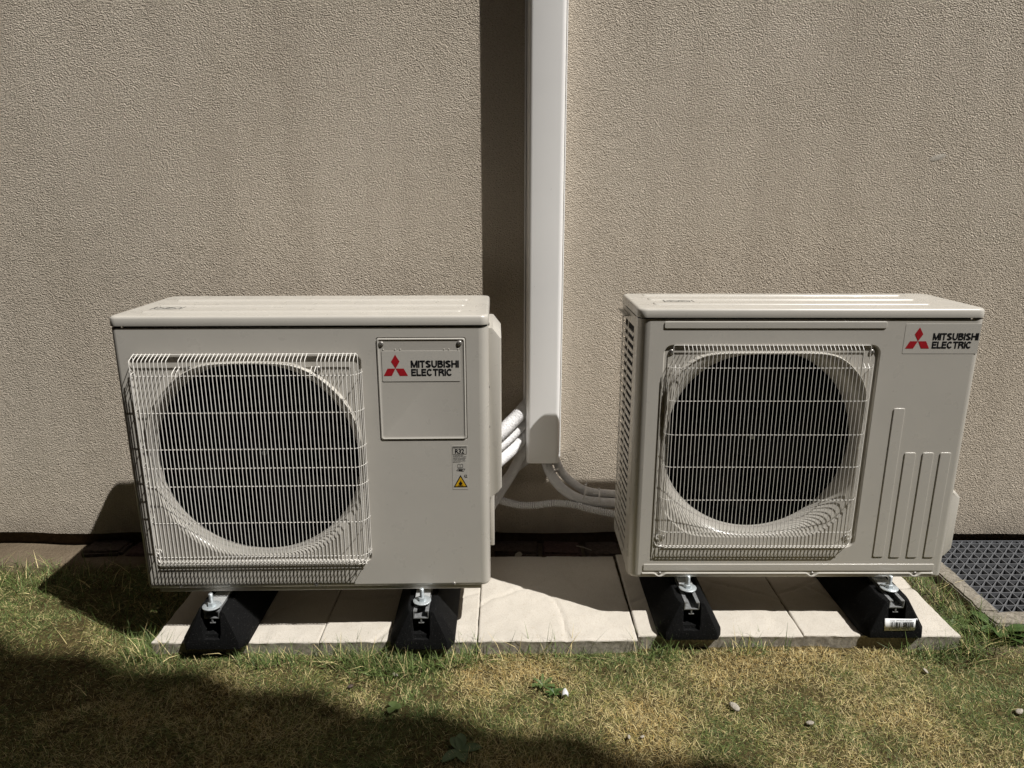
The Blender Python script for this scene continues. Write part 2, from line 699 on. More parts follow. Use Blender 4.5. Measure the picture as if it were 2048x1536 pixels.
# ------------------------------------------------------------------ unseen house, invented behind the camera to cast the foreground shade
def shade_house():
    H = 6.8
    yaw = -math.atan(.235)
    y0 = -.298 - .187 * H                # eave line passes x = 0 here
    n = empty('added_shade_house', (0, y0 - .75, ZG), yaw, label='tall dark clad house added behind the viewer to cast the foreground shade', cat='house')
    MB().box(-14, 14, -7, 0, 0, H - .12).build('wall', 'shade_house', n, 0)
    r = MB()
    # pantile waves along the eave
    xs = np.linspace(-14.5, 14.5, 291)
    up = [(x, .75 + .02 * math.sin(x * 2 * PI / .3), H + .03 * math.sin(x * 2 * PI / .3)) for x in xs]
    rg = [(x, -3.5, H + 2.6) for x in xs]
    bk = [(x, -7.6, H - .3) for x in xs]
    lo = [(x, .74, H - .1) for x in xs]
    r.loops([lo, up, rg, bk], close=False)
    r.build('roof', 'tile', n, 30)
    for x in (-8.2, -4.6, 4.0, 7.6):
        for z in (1.0, 3.9):
            w = MB().box(x - .5, x + .5, -.02, .03, z, z + 1.3).build('window', 'frame', n, 0)
            MB().box(x - .43, x + .43, .031, .036, z + .07, z + 1.23).build('pane', 'glass', w, 0)


shade_house()


# ------------------------------------------------------------------ paving
pav = MB().box(-.875, 1.110, .012, .395, -.09, -.014).build('paving', 'soil', None, 0)
tag(pav, 'bed of sand under the row of five cream paving slabs', 'paving', kind='structure')

GROOVES = [
    [[(-.088, .13), (-.053, .171), (-.019, .186), (.015, .212)], [(.117, .166), (.13, .109), (.136, .045), (.139, -.03)],
     [(.093, .42), (.134, .321), (.179, .252), (.241, .174), (.32, .12)], [(.015, .212), (.072, .238), (.147, .299)], [(.072, .238), (.117, .166)]],
]


def slab(x0, x1, y0, dep, dz, tilt, pattern):
    """one cast slab: top grid with pressed joints, rounded edges and rough sides"""
    w = x1 - x0
    nx, ny = 64, 64
    # groove list in slab space 0..1
    G = []
    for L in GROOVES[0]:
        q = [((a + .085) / .398, (b + .02) / .42) for a, b in L]
        if pattern & 1:
            q = [(1 - a, b) for a, b in q]
        if pattern & 2:
            q = [(a, 1 - b) for a, b in q]
        if pattern & 4:
            q = [(b, a) for a, b in q]
        G.append([(a * w, b * dep) for a, b in q])
    ed = .003
    u = np.unique(np.concatenate([[0, .0012, ed, ed * 2], np.linspace(ed * 2, w - ed * 2, nx), [w - ed * 2, w - ed, w - .0012, w]]))
    v = np.unique(np.concatenate([[0, .0012, ed, ed * 2], np.linspace(ed * 2, dep - ed * 2, ny), [dep - ed * 2, dep - ed, dep - .0012, dep]]))
    U, V = np.meshgrid(u, v, indexing='ij')
    D = np.full(U.shape, 9.0)
    for L in G:
        for (ax, ay), (bx, by) in zip(L, L[1:]):
            dx, dy = bx - ax, by - ay
            t = np.clip(((U - ax) * dx + (V - ay) * dy) / (dx * dx + dy * dy), 0, 1)
            D = np.minimum(D, np.hypot(U - ax - t * dx, V - ay - t * dy))
    Z = -.0042 * np.clip(1 - D / .0080, 0, 1) ** 1.2
    Z += (vnoise(U * 30 + 7 * pattern, V * 30, 3) - .5) * .0030 + (vnoise(U * 90, V * 90 + pattern, 4) - .5) * .0012
    e = np.minimum(np.minimum(U, w - U), np.minimum(V, dep - V))
    Z -= .0035 * np.clip(1 - e / ed, 0, 1) ** 2
    # frayed lower corners
    Uj = U + np.where((e < 1e-6), (vnoise(U * 60 + V * 60, V * 20, 6) - .5) * .0016, 0)
    n = len(v)
    m = MB()
    m.v = [(float(a), float(b), float(c)) for a, b, c in zip(Uj.ravel(), V.ravel(), Z.ravel())]
    for i in range(len(u) - 1):
        for j in range(n - 1):
            m.f.append((i * n + j, (i + 1) * n + j, (i + 1) * n + j + 1, i * n + j + 1))
    per = [i * n for i in range(len(u))] + [(len(u) - 1) * n + j for j in range(1, n)] + [i * n + n - 1 for i in range(len(u) - 2, -1, -1)] + [j for j in range(n - 2, 0, -1)]
    top = [m.v[i] for i in per]
    rings = [top]
    for zz, off in ((-.007, .0005), (-.016, .001), (-.028, .0004), (-.042, .001)):
        ring = []
        for (x, y, z) in top:
            k = off + (vnoise(np.array([x * 120 + zz * 900]), np.array([y * 120 + zz * 500]), 8)[0] - .5) * .003
            ring.append((x + k * (1 if x < w / 2 else -1) * (abs(x - w / 2) > w / 2 - .002), y + k * (1 if y < dep / 2 else -1) * (abs(y - dep / 2) > dep / 2 - .002), zz))
        rings.append(ring)
    m.loops(rings, True, False, False)
    o = m.build('paving_slab', 'slab', pav, 40, (x0, y0, dz))
    o.rotation_euler = (tilt[0], tilt[1], tilt[2])
    return o


slab(-.8885, -.4775, -.028, .420, .000, (0, 0, R(.3)), 2)
slab(-.4755, -.0870, -.0235, .420, .0004, (0, 0, R(.25)), 5)
slab(-.0845, .3120, -.0215, .424, .000, (0, 0, R(.55)), 0)
slab(.3150, .7275, -.002, .414, .0015, (R(.2), 0, R(-.15)), 1)
slab(.7300, 1.121, .002, .405, .0005, (0, 0, R(-.55)), 6)

# ------------------------------------------------------------------ brick edging behind the slabs
edge = MB().box(-1.36, 1.22, .449, .553, -.11, -.052).build('brick_edging', 'soil', None, 0)
tag(edge, 'row of old dark bricks in the soil between slabs and house wall', 'edging', kind='structure')
x = -1.36
k = 0
stops = [.0885, .2225, .345]
while x < 1.2:
    Lb = random.uniform(.125, .16)
    for s_ in stops:
        if x < s_ < x + Lb + .05 and s_ - x > .08:
            Lb = s_ - x
    bm_ = bmesh.new()
    bmesh.ops.create_cube(bm_, size=1, matrix=Matrix.Diagonal((Lb - .008, .088, .07, 1)))
    bmesh.ops.bevel(bm_, geom=bm_.edges[:], offset=.007, segments=2, affect='EDGES')
    for v_ in bm_.verts:
        v_.co += Vector((random.uniform(-.002, .002), random.uniform(-.003, .003), random.uniform(-.002, .002)))
    q = MB()
    q.bm(bm_)
    b_ = q.build('brick', 'brick_red' if k % 3 == 1 else 'brick', edge, 30, (x + Lb / 2, .503 + random.uniform(-.004, .004), -.056 + random.uniform(-.003, .004)))
    b_.rotation_euler = (random.uniform(-.03, .03), random.uniform(-.03, .03), random.uniform(-.03, .03))
    x += Lb + .004
    k += 1


# ------------------------------------------------------------------ drain grate
def grate():
    x0, x1, y0, y1 = PIT[0] + .006, PIT[1] - .01, PIT[2] + .006, PIT[3] - .006
    zt = -.014
    g = empty('light_well_grate', (x0, y0, ZG), label='grey grating of triangular openings over the light well by the wall', cat='grate')
    W, D = x1 - x0, y1 - y0
    zz = zt - ZG
    th, hh = .0022, .024
    step = D / 12.5
    f = MB()
    f.box(-.003, 0, 0, D, zz - hh, zz).box(W, W + .003, 0, D, zz - hh, zz)
    f.box(-.003, W + .003, -.0035, -.0005, zz - hh, zz).box(-.003, W + .003, D + .0005, D + .0035, zz - hh, zz)
    f.build('rim', 'grate', g, 0)
    me = MB().box(0, W, -th / 2, th / 2, -hh, 0).mesh('bar', 'grate', 0)
    for i in range(13):
        link('bar', me, g, (0, i * step, zz))
    # bars towards the wall, and one diagonal through every square
    me = MB().box(-th / 2, th / 2, 0, D, -hh + .0004, -.0004).mesh('bar', 'grate', 0)
    for i in range(1, int(W / step) + 1):
        link('bar', me, g, (i * step, 0, zz))
    for i in range(-12, int(W / step) + 1):
        c = i * step
        x_a, x_b = max(0, c), min(W, c + D)
        if x_b - x_a < .01:
            continue
        A = Vector((x_a, x_a - c, 0))
        B = Vector((x_b, x_b - c, 0))
        nv = Vector((-.7071, .7071, 0)) * th / 2
        m = MB()
        zb, zt_ = zz - hh + .0008, zz - .0008
        ring = lambda P: [P + nv + Vector((0, 0, zb)), P - nv + Vector((0, 0, zb)), P - nv + Vector((0, 0, zt_)), P + nv + Vector((0, 0, zt_))]
        m.loops([ring(A), ring(B)], True, True, True)
        m.build('diagonal_bar', 'grate', g, 0)
    # shaft below
    s_ = MB()
    s_.box(-.004, W + .006, -.008, -.0045, -.6, zz - hh - .001).box(-.0065, -.0045, -.004, D + .004, -.6, zz - hh - .001)
    s_.box(W + .0045, W + .0065, -.004, D + .004, -.6, zz - hh - .001).box(-.004, W + .006, D + .0042, D + .006, -.6, zz - hh - .001).box(-.006, W + .006, -.006, D + .006, -.61, -.6)
    s_.build('shaft', 'plinth', g, 0)
    # concrete frame with crumbling surface
    b = empty('concrete_surround', (x0 - .05, y0 - .05, ZG), label='weathered concrete kerb framing the light well grate', cat='kerb')
    def bar(xa, xb, ya, yb, name):
        bm = bmesh.new()
        bmesh.ops.create_cube(bm, size=1, matrix=Matrix.Translation(((xa + xb) / 2, (ya + yb) / 2, -.03)) @ Matrix.Diagonal((xb - xa, yb - ya, .115, 1)))
        bmesh.ops.bevel(bm, geom=[e for e in bm.edges], offset=.004, segments=2, affect='EDGES')
        bmesh.ops.subdivide_edges(bm, edges=[e for e in bm.edges if e.calc_length() > .05], cuts=26, use_grid_fill=True)
        for v in bm.verts:
            c = v.co
            c.z += (vnoise(np.array([c.x * 60 + 5]), np.array([c.y * 60 + 5]), 9)[0] - .5) * .005
            c.x += (vnoise(np.array([c.z * 70 + 5]), np.array([c.y * 70 + 5]), 10)[0] - .5) * .004
        q = MB()
        q.bm(bm)
        return q.build(name, 'border', b, 40)
    bar(-.004, .046, .048, D + .045, 'side_kerb')
    bar(-.004, W + .06, -.016, .045, 'front_kerb')


grate()


# ------------------------------------------------------------------ outdoor units
def bevel_strip(a0, a1, h0, h1, r, rise, slope=.0016):
    """raised pressed strip on a panel"""
    m = MB()
    lp = lambda ins, b: [(p[0], b, p[1]) for p in rrect(a0 + ins, a1 - ins, h0 + ins, h1 - ins, max(.0008, r - ins), 4)]
    m.loops([lp(-.0006, .0008), lp(0, -.0001), lp(slope * .35, -rise * .8), lp(slope * .8, -rise), lp(slope * 1.6, -rise - .00003)], True, False, True)
    return m


def rib_top(a0, a1, b0, b1, h, rise=.0022):
    m = MB()
    lp = lambda ins, z: [(p[0], p[1], z) for p in rrect(a0 + ins, a1 - ins, b0 + ins, b1 - ins, max(.001, .008 - ins), 5)]
    m.loops([lp(-.0005, h - .0008), lp(0, h + .0002), lp(.0015, h + rise * .8), lp(.0035, h + rise)], True, False, True)
    return m


def rim_pts(ca, ch, r, ka, kh, n=120):
    """circle clipped by a rounded square, as a soft octagon"""
    P = []
    for j in range(n):
        t = 2 * PI * j / n
        c, s_ = math.cos(t), math.sin(t)
        p = 14
        lim = (abs(c / ka) ** p + abs(s_ / kh) ** p) ** (-1 / p)
        q = 26
        rr = (r ** -q + lim ** -q) ** (-1 / q)
        P.append((ca + rr * c, ch + rr * s_))
    return P


def screw(parent, a, h, b=0.0, r=.005, mat='screw'):
    m = MB().lathe_y([(r * 1.05, b + .0005), (r * 1.05, b - .0008), (r * .95, b - .0018), (r * .6, b - .0028), (r * .32, b - .0031), (r * .28, b - .0022)], a, h, 18, False, True)
    return m.build('screw', mat, parent)


def logo(parent, a0, h0, a1, h1, lx0, lx1, lz0, lz1, tx0, tx1, tz0, tz1, ex1):
    """badge sticker with the three red diamonds and two lines of lettering"""
    st = MB()
    lp = lambda ins, b: [(p[0], b, p[1]) for p in rrect(a0 + ins, a1 - ins, h0 + ins, h1 - ins, .002, 3)]
    st.loops([lp(0, .0001), lp(.0002, -.0004)], True, False, True)
    s_ = st.build('badge', 'sticker', parent)
    b = -.0007
    # emblem
    cx = (lx0 + lx1) / 2
    W = (lx1 - lx0)
    H = (lz1 - lz0)
    zc = lz0 + H * .345            # height where the three meet
    dz = H - H * .345
    MB().add([(cx, b, zc + dz), (cx - W * .175, b, zc + dz * .5), (cx, b, zc), (cx + W * .175, b, zc + dz * .5)], [(0, 1, 2, 3)]).build('emblem', 'red', s_, 0)
    MB().add([(cx - .0003, b, zc), (cx - W * .333, b, zc), (lx0, b, lz0), (lx0 + W * .335, b, lz0)], [(0, 1, 2, 3)]).build('emblem', 'red', s_, 0)
    MB().add([(cx + .0003, b, zc), (cx + W * .333, b, zc), (lx1, b, lz0), (lx1 - W * .335, b, lz0)], [(0, 1, 2, 3)]).build('emblem', 'red', s_, 0)
    zm = (tz0 + tz1) / 2
    g = (tz1 - tz0) * .04
    glyph_line('MITSUBISHI', tx0, tx1, zm + g, tz1, b).build('lettering', 'ink', s_, 0)
    glyph_line('ELECTRIC', tx0 + .0005, ex1, tz0, zm - g, b).build('lettering', 'ink', s_, 0)


def front_panel(W, h0, h1, RL, RR, pocket, pr, pdepth, rim, extra, wrap=.05):
    """pressed front sheet: rounded ends, sunken field and bell mouth opening"""
    m = MB()
    a0, a1, p0, p1 = pocket
    ca, ch, rr, ka, kh = rim
    e = .010
    nb = 4
    bev = [(e - e * math.sin(k / nb * PI / 2), h0 + e - e * math.cos(PI / 2 - k / nb * PI / 2) if False else h0 + e * (1 - math.cos((1 - k / nb) * PI / 2) if False else 0)) for k in range(nb + 1)]
    # bottom rounding: (inset, height) from underside to face
    bev = [(e * (1 - math.cos(PI / 2 * (1 - k / nb))) if False else e * (1 - math.sin(PI / 2 * k / nb)), h0 + e * (1 - math.cos(PI / 2 * k / nb))) for k in range(nb + 1)]
    bev = [(.03, h0)] + bev
    vert = bev + [(0, h1)]
    # left end columns
    def col(a, b, na, nbv):
        return [(a - na * ins, b - nbv * ins, h) for ins, h in vert]
    left = [col(0, wrap, -1, 0)]
    n = 7
    for k in range(n + 1):
        t = PI / 2 * k / n
        left.append(col(RL - RL * math.cos(t), RL - RL * math.sin(t), -math.cos(t), -math.sin(t)))
    right = []
    for k in range(n + 1):
        t = PI / 2 * (1 - k / n)
        right.append(col(W - RR + RR * math.cos(t), RR - RR * math.sin(t), math.cos(t), -math.sin(t)))
    right.append(col(W, wrap, 1, 0))
    m.loops(left, close=False)
    m.loops(right, close=False)
    m.loops([left[-1][:-1], right[0][:-1]], close=False)
    # face with openings
    pk = rrect(a0, a1, p0, p1, pr, 6)
    outer = [(RL, h0 + e), (W - RR, h0 + e), (W - RR, h1), (RL, h1)]
    holes = [clean(pk)]
    for (q0, q1, r0, r1, rad, dep) in extra:
        holes.append(clean(rrect(q0, q1, r0, r1, rad, 4)))
    m.plate(outer, holes, 0)
    L = lambda ins, b: [(p[0], b, p[1]) for p in rrect(a0 + ins, a1 - ins, p0 + ins, p1 - ins, max(.001, pr - ins), 6)]
    m.loops([L(0, 0), L(.0008, .0006), L(.0016, .0018), L(.0022, pdepth - .0012), L(.0034, pdepth)])
    floor_outer = rrect(a0 + .0034, a1 - .0034, p0 + .0034, p1 - .0034, max(.001, pr - .0034), 6)
    m.plate(clean(floor_outer), [clean(rim_pts(ca, ch, rr, ka, kh))], pdepth)
    for (q0, q1, r0, r1, rad, dep) in extra:
        L = lambda ins, b: [(p[0], b, p[1]) for p in rrect(q0 + ins, q1 - ins, r0 + ins, r1 - ins, rad, 4)]
        m.loops([L(0, 0), L(.0008, .001), L(.001, dep), L(.02, dep)], True)
    return m


def bell(ca, ch, rr, ka, kh, ta, th_, throat, tb, pdepth, hood):
    """bell mouth: octagonal lip, hooded along the top, narrowing to the round throat"""
    m = MB()
    n = 120
    circ = lambda r: [(ta + r * math.cos(2 * PI * j / n), th_ + r * math.sin(2 * PI * j / n)) for j in range(n)]
    lip = lambda d: rim_pts(ca, ch, rr - d, ka - d, kh - d, n)
    def hw(j):
        x = (math.sin(2 * PI * j / n) + .05) / .5
        x = min(1, max(0, x))
        return x * x * (3 - 2 * x)
    def ring(L, b_plain, b_hood):
        return [(p[0], b_plain * (1 - hw(j)) + b_hood * hw(j), p[1]) for j, p in enumerate(L)]
    cr = -hood
    rings = [ring(lip(-.0003), pdepth + .0004, pdepth + .0004), ring(lip(.0004), pdepth, pdepth - .0006), ring(lip(.0014), pdepth + .0002, cr + .002),
             ring(lip(.0026), pdepth + .0006, cr), ring(lip(.0042), pdepth + .0014, cr + .0006), ring(lip(.0060), pdepth + .0026, cr + .003)]
    A = lip(.0060)
    B = circ(throat)
    for k in range(1, 11):
        t = k / 10
        L = [(p[0] + (q[0] - p[0]) * math.sin(t * PI / 2) ** 1.0, p[1] + (q[1] - p[1]) * math.sin(t * PI / 2)) for p, q in zip(A, B)]
        e = 1 - math.cos(t * PI / 2)
        rings.append(ring(L, pdepth + .0026 + (tb - pdepth - .0026) * e, cr + .003 + (tb - cr - .003) * e))
    rings.append([(p[0], tb + .006, p[1]) for p in circ(throat)])
    m.loops(rings)
    return m


def fan(parent, ca, ch, r, rot, back):
    f = MB().lathe_y([(.001, .085), (.02, .085), (.052, .090), (.06, .098), (.062, .15)], ca, ch, 40, True, False).build('fan', 'black', parent)
    for k in range(3):
        m = MB()
        rows = []
        for i in range(9):
            q = i / 8
            rad = .056 + (r - .062) * q
            row = []
            for j in range(13):
                w = j / 12
                ang = rot + k * 2 * PI / 3 + (w - .35) * (1.25 + .35 * q) + q * .35
                b = .150 - .062 * w + .012 * math.sin(PI * w) - .012 * q * (1 - w)
                row.append((ca + rad * math.cos(ang), b, ch + rad * math.sin(ang)))
            rows.append(row)
        m.loops(rows, close=False)
        o = m.build('blade', 'black', f, 60)
        so = o.modifiers.new('thickness', 'SOLIDIFY')
        so.thickness = .003
    MB().lathe_y([(.006, .085), (.0065, .077), (.004, .076)], ca, ch, 6, False, True).build('nut', 'zinc', f, 30)
    MB().rbox(ca - .012, ca + .010, .195, .205, ch - r * .96, ch + r * .96, .002, 1).build('motor_support', 'motor', parent)
    MB().lathe_y([(r + .0045, .056), (r + .010, .060), (r + .012, back), (.001, back)], ca, ch, 48, False, True).build('fan_chamber', 'void', parent)


def wire_path(P, rad, n=4):
    """round the corners of a polyline"""
    P = [Vector(p) for p in P]
    out = [P[0]]
    for i in range(1, len(P) - 1):
        a = (P[i - 1] - P[i])
        b = (P[i + 1] - P[i])
        r = min(rad, a.length * .45, b.length * .45)
        A = P[i] + a.normalized() * r
        B = P[i] + b.normalized() * r
        for k in range(n + 1):
            t = k / n
            out.append((A * (1 - t) + P[i] * t) * (1 - t) + (P[i] * (1 - t) + B * t) * t)
    out.append(P[-1])
    return out


WIRE_R = .00112


def guard(parent, av0, av1, nv, front, back, htop, hbot, rows, aL, aR, side_h, cut=0.0, cutn=0, WIRE_R=.0010):
    """basket of welded wires; every wire a piece of its own"""
    # the rear perimeter wire, one closed loop, carries the part
    bq = front * .30 + back * .7
    per = [(p[0], bq, p[1]) for p in rrect(av0 - .004, av1 + .004, hbot + .001, htop - .001, .004, 3)]
    gd = MB().tube(per + per[:1], WIRE_R * 1.1, 6, False).build('fan_guard', 'ivory_wire', parent)
    for sx, a in ((-1, aL), (1, aR)):
        for h in (hbot + .022,):
            MB().lathe_y([(.0075, back - .0005), (.0075, back - .003), (.004, back - .003), (.0035, back - .001)], a + sx * -.002, h, 14, True, True).build('clip', 'ivory_wire', gd)
    up = [(0, front * .24, htop + .001), (0, front, htop - .010), (0, front, hbot + .010), (0, front * .75 + back * .25, hbot), (0, back, hbot - .001)]
    me = MB().tube(wire_path(up, .005), WIRE_R, 6).mesh('wire', 'ivory_wire')
    short = None
    if cutn:
        sp = [(0, front * .24, htop - cut + .001), (0, front, htop - cut - .010), (0, front, hbot + .010), (0, front * .75 + back * .25, hbot), (0, back, hbot - .001)]
        short = MB().tube(wire_path(sp, .008), WIRE_R, 6).mesh('wire', 'ivory_wire')
    for i in range(nv):
        a = av0 + (av1 - av0) * i / (nv - 1)
        use = me
        if cutn and (i in cutn):
            use = short
        link('wire', use, gd, (a, 0, 0))
    # extra wires along the underside of the basket
    for q, hq in ((.70, hbot + .0005), (.35, hbot)):
        xm = MB().tube([(av0 - .003, 0, 0), (av1 + .003, 0, 0)], WIRE_R, 6).mesh('wire', 'ivory_wire')
        link('wire', xm, gd, (0, front * q + back * (1 - q), hq - .0012))
    # cross wires lie just behind the uprights and return to the panel at both ends
    fb = front + WIRE_R * 1.9
    dep = back - fb
    path = [(aL, back, 0), (aL + .004, back - dep * .55, 0), (aL + .016, fb, 0), (aR - .016, fb, 0), (aR - .004, back - dep * .55, 0), (aR, back, 0)]
    hm = MB().tube(wire_path(path, .009), WIRE_R, 6).mesh('wire', 'ivory_wire')
    for h in rows:
        link('wire', hm, gd, (0, 0, h))
    sm = MB().tube(wire_path([(0, 0, side_h[0]), (0, 0, side_h[1])], .001), WIRE_R, 6).mesh('wire', 'ivory_wire')
    for sx, a in ((1, aL), (-1, aR)):
        for k, (da, q) in enumerate(((.0105, .88), (.0060, .70), (.0035, .50), (.0018, .28))):
            link('wire', sm, gd, (a + sx * (da - .0008), back - dep * q - .0012, 0))
    return gd


def lid(W, D, h0, h1, over=.003, r=.02):
    m = MB()
    lp = lambda ins, z: [(p[0], p[1], z) for p in rrect(-over + ins, W + over - .002 + ins * -1, -over + ins, D + ins * -1, r, 6)]
    m.loops([lp(.012, h0 + .004), lp(.003, h0 + .001), lp(.0015, h0), lp(.0003, h0 + .0006), lp(0, h0 + .002), lp(.0006, h1 - .006), lp(.0018, h1 - .0026), lp(.0042, h1 - .0006), lp(.008, h1)], True, False, True)
    return m


def lid_sticker(parent, a0, a1, b0, b1, h):
    s_ = MB().loops([[(p[0], p[1], h - .0002) for p in rrect(a0, a1, b0, b1, .002, 3)], [(p[0], p[1], h + .0004) for p in rrect(a0, a1, b0, b1, .002, 3)]], True, False, True).build('warning_sticker', 'sticker', parent)
    segs = []
    cb = (b0 + b1) / 2
    rr = (b1 - b0) * .40
    for ca in (a0 + (a1 - a0) * .3, a0 + (a1 - a0) * .68):
        for k in range(20):
            t, u = 2 * PI * k / 20, 2 * PI * (k + 1) / 20
            segs.append(((ca + rr * math.cos(t), cb + rr * math.sin(t)), (ca + rr * math.cos(u), cb + rr * math.sin(u))))
        segs.append(((ca - rr * .7, cb + rr * .7), (ca + rr * .7, cb - rr * .7)))
        segs.append(((ca - rr * .5, cb - rr * .4), (ca + rr * .1, cb + rr * .3)))
    e = .0015
    P = [(a0 + e, b0 + e), (a1 - e, b0 + e), (a1 - e, b1 - e), (a0 + e, b1 - e)]
    segs += [(P[3], P[0]), (P[1], P[2])]
    m = strokes_mb(segs, .0022, 0)
    m.v = [(x_, z_, h + .0008 - y_) for x_, y_, z_ in m.v]
    m.build('pictogram', 'ink_soft', s_, 0)


def unit_left():
    W, H, D = .84, .685, .331
    yaw = .0218
    u = empty('outdoor_unit', (-.893, 0, .12), yaw, label='larger ivory heat pump outdoor unit with service cover and warning label', cat='heat pump', group='outdoor units on rubber feet')
    rim = (.294, .337, .264, .2535, .2455)
    pocket = (.030, .552, .080, .5935)
    sp = (.588, .7875, .3925, .6335)
    front_panel(W, .008, .659, .012, .022, pocket, .012, .005, rim, [(sp[0] - .0022, sp[1] + .0022, sp[2] - .0022, sp[3] + .0022, .006, .005)]).build('front_panel', 'ivory', u)
    bell(*rim, .288, .334, .2405, .042, .005, .007).build('bell_mouth', 'ivory', u)
    fan(u, .288, .334, .2355, .5, .27)
    # sides, back, base
    c = MB()
    c.box(.0015, .0035, .0515, D - .004, .012, .660).box(W - .0035, W - .0015, .0515, D - .004, .012, .660).box(.0036, W - .0036, D - .008, D - .005, .012, .66)
    c.build('casing', 'ivory', u, 0)
    b = MB()
    b.rbox(.022, W - .022, .012, D - .012, -.006, .010, .003)
    b.build('base_pan', 'ivory', u)
    l = lid(W, D, .6625, .685, .003, .018).build('top_panel', 'ivory', u)
    for b0, w_ in ((.052, .030), (.140, .030), (.232, .030)):
        rib_top(.045 + b0 * .02, .775 + b0 * .05, b0, b0 + w_, .685).build('rib', 'ivory', l)
    lid_sticker(l, .048, .118, .092, .134, .6852)
    # service cover
    s_ = MB()
    lp = lambda ins, y: [(p[0], y, p[1]) for p in rrect(sp[0] + ins, sp[1] - ins, sp[2] + ins, sp[3] - ins, .005, 4)]
    s_.loops([lp(0, .0045), lp(0, -.0006), lp(.0010, -.0016), lp(.0028, -.0020), lp(.0045, -.0008), lp(.008, -.0004)], True, False, True)
    svc = s_.build('service_cover', 'ivory', u)
    screw(svc, .5985, .6205, -.0004, .0058)
    screw(svc, .7745, .6215, -.0004, .0058)
    for a_ in (.603, .6295, .641, .7395, .7505, .7715):
        MB().lathe_y([(.0016, -.0003), (.0014, -.0012), (.0006, -.0016)], a_, .6075, 10, False, True).build('rivet', 'ivory', svc)
    holder = svc
    logo(holder, .5985, .533, .7755, .6045, .6015, .6565, .5465, .596, .6635, .7725, .546, .582, .7575)
    for o_ in holder.children:
        if o_.name.startswith('badge'):
            o_.location = (0, -.0008, 0)
    # refrigerant label
    lab = MB().loops([[(p[0], .0002, p[1]) for p in rrect(.7525, .790, .2665, .3765, .002, 3)], [(p[0], -.0004, p[1]) for p in rrect(.7525, .790, .2665, .3765, .002, 3)]], True, False, True).build('refrigerant_label', 'sticker', u)
    bb = -.0007
    lab['label'] = 'refrigerant label with R32 and a yellow flame triangle'
    x0_, x1_, z0_, z1_ = .7545, .786, .3555, .3745
    strokes_mb([((x0_, z0_), (x1_, z0_)), ((x1_, z0_), (x1_, z1_)), ((x1_, z1_), (x0_, z1_)), ((x0_, z1_), (x0_, z0_))], .0007, bb).build('label_frame', 'ink', lab, 0)
    text_mb('REFRIGERANT', .7556, .7850, .3705, .3732, bb, .01).build('lettering', 'ink', lab, 0)
    text_mb('R32', .7595, .7810, .3572, .3688, bb, .02).build('lettering', 'ink', lab, 0)
    for k, (tx, wd) in enumerate((('AS THE APPLICABLE', .78), ('REFRIGERANT REQUIRES', 1.0), ('SPECIAL INSTALLATION', .95), ('WORK, PLEASE REFER', .9), ('TO THE INSTALLATION', .92), ('MANUAL, ETC.', .55))):
        text_mb(tx, .7548, .7548 + .031 * wd, .3515 - k * .0034, .3537 - k * .0034, bb, .01).build('lettering', 'ink', lab, 0)
    # open book and manual pictograms
    strokes_mb([((.765, .3225), (.765, .3295)), ((.765, .3295), (.7675, .331)), ((.7675, .331), (.771, .329)), ((.771, .329), (.7745, .331)), ((.7745, .331), (.777, .3295)), ((.777, .3295), (.777, .3225)), ((.777, .3225), (.771, .3222)), ((.765, .3225), (.771, .3222)), ((.771, .3222), (.771, .329))], .0008, bb).build('pictogram', 'ink_soft', lab, 0)
    strokes_mb([((.7625, .3145), (.766, .3195)), ((.766, .3195), (.782, .3185)), ((.782, .3185), (.7785, .3122)), ((.7785, .3122), (.7625, .3145)), ((.767, .3172), (.777, .3165)), ((.768, .3155), (.776, .3148))], .0010, bb).build('pictogram', 'ink', lab, 0)
    text_mb('A2L', .7795, .7875, .2965, .3045, bb, .0).build('lettering', 'ink', lab, 0)
    tri = poly_mb([(.7545, .2725), (.7878, .2725), (.7712, .3035)], bb).build('warning_triangle', 'ink', lab, 0)
    poly_mb([(.7582, .2748), (.7842, .2748), (.7712, .2985)], bb - .0003).build('yellow_field', 'yellow', tri, 0)
    fl = [(.7712, .2782), (.7745, .2790), (.7757, .2820), (.7742, .2852), (.7733, .2838), (.7728, .2872), (.7711, .2905), (.7713, .2878), (.7694, .2855), (.7692, .2838), (.7680, .2848), (.7668, .2815), (.7680, .2790)]
    mf = MB()
    cen = (.7712, .2825)
    for p, q in zip(fl, fl[1:] + fl[:1]):
        mf.add([(cen[0], bb - .0006, cen[1]), (p[0], bb - .0006, p[1]), (q[0], bb - .0006, q[1])], [(0, 1, 2)])
    mf.build('flame', 'ink', tri, 0)
    strokes_mb([((.7660, .2768), (.7765, .2768))], .0012, bb - .0006).build('flame', 'ink', tri, 0)
    for a_ in (.081, .412, .750):
        screw(u, a_, .0165, 0, .0042)
    rows = [.112, .200, .292, .337, .383, .470, .556]
    guard(u, .049, .541, 56, -.034, .0045, .6005, .0865, rows, .036, .5535, (.105, .565), .030, (10, 11, 44, 45), .00096)
    # clamp hooks beside the lip
    for a_ in (.163, .452):
        MB().lathe_y([(.0085, .005), (.0085, .0005), (.006, -.0015), (.0035, -.0015), (.0032, .002)], a_, .563, 18, False, True).build('guard_screw', 'screw', u)
    # terminal cover on the right side, with a sloping shoulder
    t = MB()
    prof = [(.0, .640), (.012, .640), (.031, .615), (.031, .232), (.024, .222), (.0, .205)]
    def ring(b, ins):
        return [(W - .0015 + max(0, p - (ins if p > 0 else 0)), b, h) for p, h in prof]
    t.loops([ring(.085, .005), ring(.086, .002), ring(.090, 0), ring(.285, 0), ring(.290, .004)], True, True, True)
    t.build('terminal_cover', 'ivory', u, 30)
